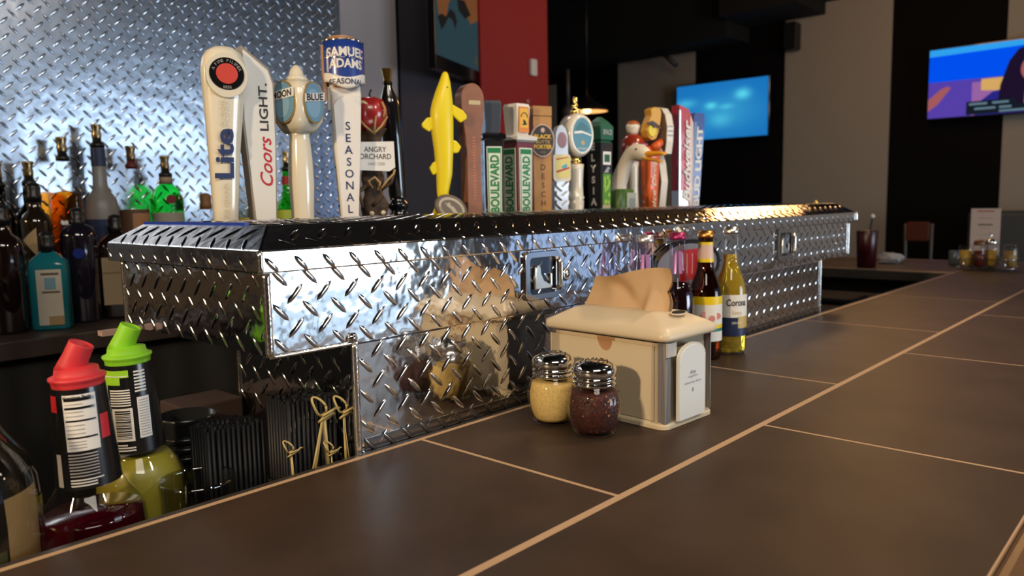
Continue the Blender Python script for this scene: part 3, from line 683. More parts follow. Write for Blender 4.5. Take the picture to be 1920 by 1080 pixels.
# -- 12 silver twisted handle with yellow picture
t = tap('silver_tap_handle', 'short silver tap handle with chevrons and a small yellow picture label', 1.470, rz=radians(-24))
bm = B()
prism(bm, [(-.017, 0), (.017, 0), (.019, .11), (-.019, .11)], (0, -.008, 0), UX, UZ, (0, 1, 0), .020, 0)
for k in range(4):
    z = .024 + k * .022
    prism(bm, [(-.0165, z + .008), (0, z - .006), (.0165, z + .008), (.0165, z + .018), (0, z + .004), (-.0165, z + .018)], (0, -.008, 0), UX, UZ, NF, .007, 0)
prism(bm, [(-.017, .17), (.018, .17), (.017, .215), (.012, .232), (.002, .241), (-.008, .236), (-.015, .220)], (0, -.010, 0), UX, UZ, (0, 1, 0), .022, 1)
prism(bm, ell(.002, .205, .0125, .019, 24), (0, -.010, 0), UX, UZ, NF, .001, 2)
obj('handle_body', bm, [M('cast_silver', (.72, .72, .74), .3, .85), M('dull_silver', (.62, .63, .65), .3, .6), M('dusky_pink', (.35, .20, .24), .4)], t, bevel=.0025)
bm = B(); prism(bm, rrect(-.024, .108, .022, .172, .008), (0, -.014, 0), UX, UZ, (0, 1, 0), .010, 0)
prism(bm, rrect(-.018, .116, .020, .168, .005), (0, -.014, 0), UX, UZ, NF, .0006, 1)
prism(bm, [(-.016, .128), (.018, .138), (.018, .142), (-.016, .133)], (0, -.0146, 0), UX, UZ, NF, .0005, 2); prism(bm, [(-.004, .142), (.010, .150), (.013, .143), (.004, .137)], (0, -.0146, 0), UX, UZ, NF, .0005, 3); prism(bm, [(-.016, .158), (.015, .164), (.015, .166), (-.016, .161)], (0, -.0146, 0), UX, UZ, NF, .0005, 2)
obj('picture_label', bm, [WHITE, M('picture_pale_yellow', (.75, .66, .22), .4), m_tred, M('picture_cyan', (.08, .40, .60), .4)], t)

# -- 13 oval headed white handle with gold finial
t = tap('breckenridge_tap_handle', 'white turned tap handle with a big oval blue mountain picture and gold finial', 1.532, rz=radians(-14))
bm = B(); lathe(bm, [(.015, 0), (.0175, .006), (.0185, .03), (.020, .060), (.0185, .064), (.0215, .069), (.0185, .074), (.0175, .10), (.019, .135), (.0205, .15)], n=28)
obj('stem', bm, WHITE, t)
bm = B(); lathe(bm, [(.014, .149), (.015, .158), (.014, .168)], n=24); obj('gold_fitting', bm, GOLD, t); bm = B(); lathe(bm, [(.008, .268), (.012, .273), (.011, .280), (.006, .286), (.008, .290), (.006, .294), (.0035, .297), (.0065, .303), (.0055, .309), (.002, .313)], n=20); obj('gold_fitting', bm, GOLD, t)
bm = B(); mo = Matrix.Translation((0, .024, .219)) @ R90
lathe(bm, [(.036, 0), (.040, .006), (.0405, .040), (.037, .049), (.033, .051)], mt=mo @ Matrix.Scale(1.30, 4, (0, 1, 0)), n=44)
prism(bm, ell(0, .219, .0285, .0405, 40), (0, -.027, 0), UX, UZ, NF, .0012, 1)
prism(bm, [(-.021, .232), (-.012, .244), (-.003, .250), (.006, .245), (.020, .235), (.018, .229), (-.019, .229)], (0, -.0282, 0), UX, UZ, NF, .0006, 2)
prism(bm, [(-.026, .226), (-.005, .229), (.026, .220), (.026, .2165), (.0, .223), (-.026, .221)], (0, -.0284, 0), UX, UZ, NF, .0006, 0)
prism(bm, ell(0, .200, .006, .0055, 16), (0, -.0284, 0), UX, UZ, NF, .0005, 3)
text(bm, 'BRECKENRIDGE', flat((0, -.0290, .186)), width=.032, height=.0048, mi=4); 
obj('oval_head', bm, [WHITE, M('lake_blue', (.06, .24, .34), .35), M('mountain_blue', (.03, .15, .20), .35), M('dull_gold_ink', (.5, .38, .12), .4), WHITEINK], t)

# -- 14 black square handle with white vertical letters
t = tap('elysian_tap_handle', 'black square tap handle with white ELYSIAN letters and green hop label', 1.632, rz=radians(-3))
bm = B(); a = .0235
def sqz(z, w, d=None): d = d or w; return [V(-w, -d, z), V(w, -d, z), V(w, d, z), V(-w, d, z)]
loft(bm, [sqz(0, .020), sqz(.205, a)], 0, False)
for i, ch in enumerate('ELYSIAN'):
    z = .196 - i * .0275; w_ = .020 + z / .205 * .0035
    text(bm, ch, plane((-w_ - .0008, .002, z), (0, -1, 0), (0, 0, 1)), height=.0185, width=None, mi=1, bold=.05)
fp = lambda z, o=.001: -(.020 + z / .205 * .0035) - o
for z0, z1, mi in ((.002, .050, 4), (.050, .128, 2), (.150, .183, 1), (.157, .176, 3)):
    w = .016 if mi != 3 else .011
    face(bm, [bm.verts.new(p) for p in (V(-w, fp(z0, .001 + .0004 * (mi == 3)), z0), V(w, fp(z0, .001 + .0004 * (mi == 3)), z0), V(w, fp(z1, .001 + .0004 * (mi == 3)), z1), V(-w, fp(z1, .001 + .0004 * (mi == 3)), z1))], mi)
rn = random.Random(5)
for k in range(14):
    z = rn.uniform(.056, .122); x = rn.uniform(-.011, .011); prism(bm, ell(x, z, .004, .006, 8), (0, fp(z, .0012), 0), UX, UZ, NF, .0008, 5)
prism(bm, [(-.012, .130), (.004, .146), (.013, .142), (.004, .136), (.008, .131)], (0, fp(.138, .0), 0), UX, UZ, NF, .002, 6)
loft(bm, [sqz(.205, a), sqz(.209, .019), sqz(.213, .0245), sqz(.245, .0250), sqz(.258, .016), sqz(.270, .004)], 3, False)
text(bm, 'SPACE', flat((0, -.0262, .231)), width=.036, height=.013, mi=6, bold=.03)
obj('handle_body', bm, [BLACK, WHITEINK, M('hop_green', (.10, .30, .03), .45), M('dark_green', (.02, .12, .07), .4), M('label_cream', (.50, .45, .30), .5), M('hop_light', (.35, .60, .08), .45), M('label_grey', (.4, .42, .45), .4)], t, bevel=.001)

# -- 15 goose handle
t = tap('goose_tap_handle', 'tap handle shaped as a white goose head with an orange bill on a green base', 1.708, TAPY - .01, radians(-4))
bm = B(); gw = M('goose_white', (.80, .72, .60), .4)
path = [(.006, .012, .035), (.002, .012, .075), (.0, .006, .105), (.0, -.010, .140), (.0, -.022, .162), (.0, -.036, .178), (.0, -.052, .184), (.0, -.068, .181), (.0, -.082, .174), (.0, -.090, .170)]
rad = [.026, .025, .023, .019, .0175, .0190, .0205, .0205, .0165, .011]
tube(bm, path, rad, 20); obj('goose_neck', bm, gw, t)
bm = B()
def bill(z, dz, L, th):
    secs = []
    for k in range(7):
        s = k / 6; y = -.078 - L * s; w = .014 * (1 - s) + .007 * s; h = th * (1 - .55 * s)
        secs.append([V(w * cos(q), y, z + dz * s + h * sin(q)) for q in [2 * pi * i / 14 for i in range(14)]])
    loft(bm, secs)
bill(.176, -.002, .062, .009); bill(.166, -.011, .052, .006); obj('goose_bill', bm, M('bill_orange', (.85, .36, .02), .35), t)
for s in (-1, 1):
    bm = B(); lathe(bm, [(.0035, 0), (.0035, .002), (.001, .003)], mt=Matrix.Translation((s * .0175, -.066, .187)) @ Matrix.Rotation(s * pi / 2, 4, 'Y'), n=12)
    obj('goose_eye', bm, INK, t)
bm = B(); taper(bm, [(0, .006, .006, .036, .030), (.05, .006, .006, .037, .031), (.086, .006, .006, .033, .029), (.090, .006, .006, .026, .024)], 0, 4)
prism(bm, rrect(-.006, .026, .032, .080, .003), (0, -.026, 0), UX, UZ, NF, .002, 1)
prism(bm, rrect(.004, .038, .026, .066, .003), (0, -.028, 0), UX, UZ, NF, .001, 2)
obj('green_base', bm, [M('goose_base_green', (.07, .15, .035), .4), M('goose_label', (.40, .44, .36), .4), M('goose_label_grey', (.25, .30, .33), .4)], t)

# -- 16 red round jug handle
t = tap('red_jug_tap_handle', 'red round jug tap handle with a white cap, on a white stem behind the goose', 1.838, TAPY + .036)
bm = B(); lathe(bm, [(.014, 0), (.017, .03), (.015, .10), (.016, .15), (.018, .168)], n=24); obj('stem', bm, WHITE, t)
bm = B(); lathe(bm, [(.012, .162), (.026, .172), (.034, .19), (.036, .205), (.033, .222), (.022, .236), (.014, .242)], n=32)
prism(bm, rrect(-.018, .192, .018, .214, .006), (0, -.035, 0), UX, UZ, NF, .004, 1)
for z in (.197, .203, .209): box(bm, -.013, .013, -.0400, -.0390, z, z + .0025, 2)
obj('jug', bm, [M('jug_red', (.33, .035, .015), .22, coat=.6), M('jug_label', (.30, .03, .05), .4), M('jug_label_pink', (.55, .25, .25), .4)], t)
bm = B(); taper(bm, [(.240, 0, 0, .015, .015), (.247, 0, 0, .016, .016), (.258, 0, 0, .0195, .0195), (.266, 0, 0, .0195, .0195)], 0); taper(bm, [(.266, 0, 0, .0195, .0195), (.272, 0, 0, .017, .017), (.277, 0, 0, .008, .008)], 1)
obj('cap', bm, [WHITE, M('cap_brown', (.45, .12, .03), .4)], t)

# -- 17 orange handle with a yellow bird-like head in sunglasses
t = tap('orange_tap_handle', 'orange tap handle with white lettering and a yellow curved head wearing dark glasses', 1.868, rz=radians(-16))
bm = B(); taper(bm, [(0, 0, 0, .018, .016), (.10, .0, 0, .021, .018), (.19, .002, 0, .025, .020), (.205, .003, 0, .026, .020)], 0, 4)
tube(bm, [(-.008, -.018, .20), (.006, -.024, .208), (.018, -.020, .214), (.026, -.014, .222)], [.010, .012, .010, .007], 12)
text(bm, 'Juice Drop', up((-.001, -.0205, .095)), width=.155, height=.020, mi=1, shear=.2, bold=.02)
for i, c_ in enumerate('IPAIPA'): text(bm, c_, plane((-.0213, 0, .03 + i * .026), (0, 0, 1), (0, 1, 0)), height=.010, mi=1)
obj('handle_body', bm, [M('tap_orange', (.75, .12, .015), .35, coat=.3), M('script_cream', (.75, .58, .40), .4)], t)
bm = B()
prism(bm, [(.026, .31), (.004, .312), (-.010, .305), (-.006, .29), (-.018, .268), (-.024, .248), (-.018, .230), (-.004, .222), (.010, .226), (.020, .245), (.027, .275), (.030, .295)], (0, -.014, 0), UX, UZ, (0, 1, 0), .028, 0)
prism(bm, [(-.016, .262), (-.022, .248), (-.016, .234), (-.004, .230), (.006, .238), (.010, .252), (.0, .262)], (0, -.014, 0), UX, UZ, NF, .004, 1)
obj('head', bm, [M('head_gold', (.70, .38, .05), .4), M('head_yellow', (.80, .62, .02), .35)], t, bevel=.004)
bm = B(); prism(bm, [(-.028, .268), (-.010, .274), (.004, .268), (.024, .256), (.022, .252), (.006, .262), (.002, .256), (-.006, .256), (-.010, .264), (-.026, .264)], (0, -.0185, 0), UX, UZ, NF, .003); obj('sunglasses', bm, M('dark_maroon', (.05, .01, .01), .3), t)

# -- 18 white curved blade handle
t = tap('curved_white_tap_handle', 'curved blade tap handle with a white front strip and brown flat sides', 1.920, rz=radians(-16))
prof = [(-.004, 0), (-.013, .06), (-.020, .11), (-.012, .16), (.004, .20), (-.006, .215), (-.034, .185), (-.040, .22), (-.042, .26), (-.034, .292), (-.018, .311), (.004, .317), (.024, .305), (.036, .27), (.040, .20), (.034, .10), (.024, 0)]
bm = B(); prism(bm, prof, (-.013, 0, 0), (0, 1, 0), UZ, (1, 0, 0), .026, 0, 1)
obj('blade', bm, [M('blade_brown', (.20, .125, .085), .5), M('blade_white', (.80, .76, .68), .25, coat=.4)], t, bevel=.002)
bm = B()
for P0, P1 in ((prof[9], prof[8]),):
    for k in range(3): box(bm, -.009, .009, -.0432, -.0420, .235 + k * .012, .238 + k * .012)
obj('printed_mark', bm, M('blade_print', (.40, .42, .50), .5), t)

# -- 19 red and silver handle, 20 blue handle
t = tap('budweiser_tap_handle', 'red and silver tap handle with white script running up its front', 2.040, rz=radians(-22))
bm = B()
loft(bm, [sqz(0, .021, .017), sqz(.085, .022, .018)], 1, False); loft(bm, [sqz(.085, .022, .018), sqz(.29, .024, .018), [V(-.024, -.018, .330), V(.010, -.018, .318), V(.010, .018, .318), V(-.024, .018, .330)]], 0, False)
box(bm, -.0245, -.020, -.0205, -.016, .03, .315, 1)
prism(bm, [(.012, .02), (.0235, .02), (.0255, .28), (.014, .302)], (0, -.018, 0), UX, UZ, NF, .0022, 2)
text(bm, 'Budweiser', up((.003, -.0215, .17)), width=.235, height=.026, mi=3, shear=.3, bold=.03)
obj('handle_body', bm, [m_tred, M('bright_silver', (.78, .78, .80), .28, .7), M('pink_white', (.72, .50, .48), .35), WHITEINK], t, bevel=.002)
t = tap('bud_light_tap_handle', 'blue tap handle lettered BUD LIGHT in white, last of the row', 2.090, rz=radians(-20))
bm = B(); LT = Matrix.Shear('XZ', 4, (0, 0)) if False else None
sb = lambda z: .020 * z / .31
loft(bm, [[p + V(sb(z), 0, 0) for p in sqz(z, w, .016)] for z, w in ((0, .017), (.10, .019), (.30, .021), (.312, .016))], 0, False)
face(bm, [bm.verts.new((x + sb(z), -.0168, z)) for x, z in ((-.016, .03), (-.008, .03), (-.009, .285), (-.018, .285))], 1)
text(bm, 'BUD LIGHT', (lambda u, v: V(.004 - v + sb(.155 + u), -.0172, .155 + u)), width=.235, height=.023, mi=2, bold=.04)
obj('handle_body', bm, [m_tblue, M('light_blue_stripe', (.16, .30, .50), .3), WHITEINK], t, bevel=.002)

# ================================================================ NAPKIN DISPENSER
cream = M('cream_plastic', (.72, .60, .42), .38, sss=.05)
dp = thing('napkin_dispenser', 'cream tabletop napkin dispenser with clear sides and a tan napkin sticking out', 'napkin dispenser', (.8485, -.2248, 0), radians(-3.0))
DX, DY = .118, .204     # local: x across (0..DX), y along (0..DY)
bm = B()
def rr3(x0, x1, y0, y1, z, r, n=4): return [V(a, b, z) for a, b in rrect(x0, y0, x1, y1, r, n)]
loft(bm, [rr3(0, DX, 0, DY, .0, .012), rr3(0, DX, 0, DY, .006, .012), rr3(.003, DX - .003, .003, DY - .003, .009, .010)], 0, False)
box(bm, .006, DX - .006, .012, DY - .012, .007, .1125, 0)
obj('base', bm, cream, dp, bevel=.001)
bm = B()   # card face with thumb notch
P = [(.020, .010), (DY - .004, .010), (DY - .004, .108), (.112, .108)] + [(.100 + .0125 * cos(a), .108 - .015 * sin(a)) for a in [pi * i / 12 for i in range(1, 12)]] + [(.088, .108), (.020, .108)]
prism(bm, P, (.0055, 0, 0), (0, 1, 0), UZ, (-1, 0, 0), .0018)
obj('front_card', bm, M('card_cream', (.74, .62, .43), .5), dp)
bm = B(); box(bm, .00555, .00595, .085, .115, .088, .1122); obj('napkin_stack', bm, M('kraft_napkin', (.50, .27, .13), .8), dp)
acr = glass_thin('acrylic', (.86, .86, .88), .12, 1.5)

for sgn, y0 in ((1, .0005), (-1, DY - .0005)):
    def half(o):
        P = [(o, .022), (o, .008), (.003 + o, .003 + o * .5), (.010, o), (DX - .010, o), (DX - .003 - o, .003 + o * .5), (DX - o, .008), (DX - o, .022)]
        return [(x, y0 + sgn * y) for x, y in P]
    bm = B(); loft(bm, [[V(x, y, .008) for x, y in half(.0002)], [V(x, y, .118) for x, y in half(.0022)]], 0, True, caps=False, closed=False)
    obj('clear_shell', bm, acr, dp)
bm = B()
box(bm, .004, .016, .0025, .014, .008, .116); obj('corner_channel', bm, M('smoky_plastic', (.30, .28, .27), .25), dp)
bm = B(); box(bm, DX - .004, DX - .002, .004, .02, .008, .114)
obj('corner_channel', bm, M('smoky_plastic', (.30, .28, .27), .25), dp)
bm = B()   # arched advert insert on the side
ar = [(.022, .010), (.087, .010), (.087, .090)] + [(.0545 + .0325 * cos(a), .090 + .020 * sin(a)) for a in [pi * i / 14 for i in range(1, 14)]] + [(.022, .090)]
prism(bm, ar, (0, -.0018, 0), UX, UZ, NF, .0035, 0)
ai = [(.0255, .010), (.0835, .010), (.0835, .089)] + [(.0545 + .029 * cos(a), .089 + .0175 * sin(a)) for a in [pi * i / 14 for i in range(1, 14)]] + [(.0255, .089)]
prism(bm, ai, (0, -.0053, 0), UX, UZ, NF, .0008, 1)
text(bm, 'the', flat((.0545, -.0064, .071)), width=.014, height=.0055, mi=2, bold=.02)
text(bm, 'napkin', flat((.0545, -.0064, .065)), width=.022, height=.0045, mi=2)
text(bm, 'advertise here', flat((.0545, -.0064, .0575)), width=.040, height=.0035, mi=2)
prism(bm, ell(.0545, .047, .0022, .003, 12), (0, -.0061, 0), UX, UZ, NF, .0003, 2)
obj('side_insert', bm, [M('insert_frame', (.72, .70, .62), .4), M('insert_card', (.80, .81, .78), .45), M('insert_grey_ink', (.32, .34, .36), .5)], dp)
bm = B(); box(bm, .004, .024, -.001, .002, .096, .114); obj('hinge_bracket', bm, M('translucent_clip', (.55, .53, .50), .3), dp)
# lid
bm = B(); e = .004
secs = [rr3(-e, DX + e, -e, DY + e, .1165, .012), rr3(-e - .001, DX + e + .001, -e - .001, DY + e + .001, .120, .013), rr3(-e, DX + e, -e, DY + e, .1275, .012), rr3(.006, DX - .006, .008, DY - .008, .1335, .010),
        rr3(.024, DX - .030, .032, DY - .030, .1455, .008), rr3(.034, DX - .040, .042, DY - .040, .1475, .006)]
loft(bm, secs, 0, True)
obj('lid', bm, cream, dp)
bm = B(); prism(bm, ell(.064, .022, .017, .0075, 24), (0, 0, .1405), (1, 0, 0), (0, 1, .20), (0, 0, 1), .0012, 1); prism(bm, ell(.064, .022, .0145, .0055, 24), (0, 0, .1415), (1, 0, 0), (0, 1, .20), (0, 0, 1), .0006, 0)
obj('dispensing_slot', bm, [INK, cream], dp)
# napkin : folded crumpled sheet
bm = B(); nu, nv = 36, 22; napm = M('tan_napkin', (.62, .42, .24), .85, bump=.15, scale=250)
def napf(u, v, o=0):
    # u 0..1 along y (0 = right/near corner end), v 0..1 up
    y = .034 + u * .146 - v * (u * .020 + .002) ; zt = .205 - .016 * u + .003 * sin(u * 6)
    if u < .12: y += -.006 * sin(v * pi) * (1 - u / .12) + .012 * (1 - abs(2 * v - 1)) ** 2 * (1 - u / .12)
    z = .140 + v * (zt - .140)
    x = .050 + .004 * sin(u * 7) + .013 * sin(v * 2.6) * (.6 + .4 * sin(u * 9 + 1)) - .020 * math.exp(-((u - .18) ** 2) / .006) * (1 - v) + .010 * math.exp(-((u - .36 - .35 * v) ** 2) / .010) * sin(v * pi) - .007 * math.exp(-((u - .70) ** 2) / .02) * v
    return V(x + o, y, z)
for o in (0, .010):
    g = [[bm.verts.new(napf(i / nu, j / nv, o * (1 - j / nv))) for i in range(nu + 1)] for j in range(nv + 1)]
    for j in range(nv):
        for i in range(nu): face(bm, [g[j][i], g[j][i + 1], g[j + 1][i + 1], g[j + 1][i]], 0, True)
tag(obj('paper_napkin', bm, napm, dp), 'folded tan paper napkin sticking up out of the lid slot')

# ================================================================ SHAKERS
def shaker(x, y, label, fill_mats, flakes=False):
    t = thing('glass_shaker', label, 'shaker', (x, y, 0), 0, 'glass shakers beside the napkin dispenser')
    bm = B(); n = 64
    prof = [(.021, 0), (.0265, .001), (.0285, .006), (.0315, .016), (.0340, .030), (.0345, .040), (.0325, .052), (.0285, .062), (.0255, .066), (.0250, .071)]
    def fl(z): return .0011 * math.exp(-((z - .036) / .020) ** 2)
    secs = [[V(*(((r + fl(z) * abs(cos(8 * a)) * 1.0) * c_) for c_ in (cos(a), sin(a))), z) for a in [2 * pi * i / n for i in range(n)]] for r, z in prof]
    loft(bm, secs, 0, True)
    inn = [(max(r - .0022, .004), max(z, .005)) for r, z in prof]
    obj('jar', bm, GLASSC, t)
    bm = B(); top = .056
    pr = [(.001, .0045), (.022, .0045), (.0262, .009), (.0295, .018), (.0318, .030), (.0322, .040), (.0305, .050), (.0292, top), (.001, top + .002)]
    lathe(bm, pr, n=40)
    if flakes:
        rn = random.Random(11)
        for k in range(420):
            z = rn.uniform(.008, .056); a = rn.uniform(0, 2 * pi); r = [p for p in pr if p[1] <= z][-1][0]; r = min(r, .0322) - .0002 + rn.uniform(-.0005, .0006)
            c = V(r * cos(a), r * sin(a), z); s = rn.uniform(.0012, .0024)
            d1 = V(rn.gauss(0, 1), rn.gauss(0, 1), rn.gauss(0, 1)).normalized(); d2 = d1.cross(V(cos(a), sin(a), .3)).normalized()
            face(bm, [bm.verts.new(c + d1 * s), bm.verts.new(c + d2 * s * .6), bm.verts.new(c - d1 * s), bm.verts.new(c - d2 * s * .6)], rn.choice((1, 1, 2, 3, 0)))
    o = obj('filling', bm, fill_mats, t); o['kind'] = 'stuff'
    bm = B(); lathe(bm, [(.0262, .0635), (.0280, .065), (.0282, .0675), (.0264, .0692), (.0264, .0700), (.0282, .0712), (.0283, .0737), (.0266, .0752), (.0266, .0760), (.0284, .0775), (.0286, .0835), (.0278, .087), (.0245, .0915), (.017, .0945), (.006, .0955), (.0005, .0956)], n=48)
    for k in range(24):
        a = k * 2.4; r = .0035 + .0027 * sqrt(k) * 1.15
        lathe(bm, [(.0011, .0), (.0011, .0008)], cx=r * cos(a), cy=r * sin(a), z=.0955 - (r / .017) ** 2 * .0012, n=8, mi=1)
    obj('lid', bm, [CHROME, INK], t)
    return t
shaker(.7970, -.0830, 'ribbed glass shaker of pale yellow grated cheese with chrome lid', [M('grated_cheese', (.80, .58, .22), .8, mottle=(.66, .46, .15), scale=300, bump=.5, dist=.001)])
shaker(.7890, -.1570, 'ribbed glass shaker of dark red pepper flakes with chrome lid', [M('pepper_dark', (.022, .004, .002), .6, mottle=(.065, .009, .003), scale=260, bump=.6, dist=.002), M('pepper_red', (.25, .022, .004), .4), M('pepper_seed', (.55, .25, .05), .4), M('pepper_brown', (.06, .010, .006), .5)], True)

# ================================================================ BEER BOTTLES ON THE BAR
LN = [(.001, .003), (.022, .0), (.0285, .002), (.0305, .008), (.0305, .115), (.0295, .125), (.0255, .140), (.0185, .158), (.0150, .172), (.0135, .195), (.0130, .222), (.0140, .224), (.0140, .230), (.0130, .232)]
def prof_r(P):
    def f(z):
        for (r0, z0), (r1, z1) in zip(P, P[1:]):
            if z0 <= z <= z1 and z1 > z0: return r0 + (r1 - r0) * (z - z0) / (z1 - z0)
        return P[-1][0]
    return f
LNr = prof_r(LN)
def facing(x, y): return atan2(-.7356 - y, -x)
def beer(name, label, x, y, glassm, liquid=None, level=.16):
    t = thing(name, label, 'beer bottle', (x, y, 0), 0, 'beer bottles lined up by the tool box')
    bm = B(); lathe(bm, LN, n=40); obj('bottle_glass', bm, glassm, t)
    if liquid:
        bm = B(); P = [(max(r - .0016, .001), max(z, .004)) for r, z in LN if z < level] + [(max(LNr(level) - .0016, .001), level), (.001, level + .0005)]
        lathe(bm, P, n=36); obj('beer', bm, liquid, t)
    return t
a0 = facing(1.405, -.052)
t = beer('corona_bottle', 'clear longneck bottle of yellow beer with a white and navy label', 1.380, -.047, GLASSC, M('yellow_beer', (.90, .62, .06), .06, trans=.72, ior=1.33), .185)
t.scale = (1.0, 1.0, 1.025)
bm = B(); c1 = cyl((0, 0, 0), LNr, a0 + .45, 0)
patch(bm, c1, -.030, .030, .035, .070, 16, 2, 1); patch(bm, c1, -.032, .032, .070, .112, 16, 3, 0); patch(bm, cyl((0, 0, 0), LNr, a0 + .45, 0, .0008), .002, .030, .050, .072, 8, 2, 2)
text(bm, 'Corona', cyl((0, 0, 0), LNr, a0 + .45, .098, .0010), width=.040, height=.013, mi=3, bold=.02); text(bm, 'Extra', cyl((0, 0, 0), LNr, a0 + .45, .079, .0010), width=.018, height=.007, mi=2)
text(bm, 'CERVEZA', cyl((0, 0, 0), LNr, a0 + .45, .060, .0010), width=.020, height=.004, mi=0)
obj('label_band', bm, [PAPER, M('label_navy', (.02, .03, .09), .4), M('label_gold', (.55, .40, .12), .4), INK], t)
bm = B(); lathe(bm, [(.0148, .224), (.0150, .227), (.0138, .236), (.001, .237)], n=24); obj('crown_cap', bm, M('cap_silver', (.75, .72, .66), .3, 1), t)
t = beer('brown_beer_bottle', 'brown longneck beer bottle with a yellow edged white label', 1.3060, -.034, glass('brown_glass', (.10, .018, .004), 1.5)); a0 = facing(1.325, -.03)
bm = B(); c1 = cyl((0, 0, 0), LNr, a0 + .35, 0)
for z0, z1, mi in ((.035, .043, 2), (.043, .053, 0), (.053, .059, 3), (.059, .066, 1), (.066, .103, 0), (.103, .118, 1)): patch(bm, c1, -.038, .038, z0, z1, 18, 2, mi)
for u, z in ((-.012, .085), (.002, .078), (.014, .082)): prism(bm, ell(0, 0, .006, .006, 12), cyl((0, 0, 0), LNr, a0 + .35, z, .0005)(u, 0), V(-sin(a0 + .35), cos(a0 + .35), 0), UZ, V(cos(a0 + .35), sin(a0 + .35), 0), .0006, 4)
obj('label_band', bm, [PAPER, M('label_yellow', (.85, .62, .01), .4), M('label_white2', (.8, .8, .78), .5), M('label_teal', (.02, .20, .16), .4), M('label_pink', (.70, .25, .22), .5)], t)
bm = B()
for z0, z1, mi in ((.180, .187, 1), (.187, .212, 0), (.212, .217, 1)): patch(bm, cyl((0, 0, 0), LNr, a0, 0), -.038, .038, z0, z1, 20, 2, mi)
obj('neck_label', bm, [M('neck_blush', (.74, .52, .44), .5), MATS['label_yellow']], t)
bm = B(); lathe(bm, [(.0150, .225), (.0153, .228), (.0140, .237), (.001, .238)], n=24); obj('crown_cap', bm, M('cap_gold', (.62, .30, .08), .35, 1), t)
P2 = glass_thin('violet_clear_glass', (.93, .86, .93))
for x, y, lb in ((1.225, -.022, 'dark stout bottle with a magenta cap, right behind the napkin'), (1.125, -.018, 'clear bottle neck with violet glints just left of the upright napkin')):
    t = beer('dark_beer_bottle', lb, x, y, P2, M('dark_stout', (.010, .004, .005), .08, coat=1), .150)
    bm = B(); lathe(bm, [(.0150, .225), (.0153, .228), (.0140, .237), (.001, .238)], n=24); obj('crown_cap', bm, M('cap_magenta', (.35, .03, .12), .35, .6) if x > 1.2 else M('cap_clear_silver', (.7, .68, .7), .3, .8), t)
    bm = B(); a0 = facing(x, y)
    for s in (-.30, .35): patch(bm, cyl((0, 0, 0), LNr, a0 + s, 0), -.003, .003, .165, .205, 3, 2, 0)
    obj('neck_label', bm, M('violet_foil', (.55, .25, .60), .25, .3), t)

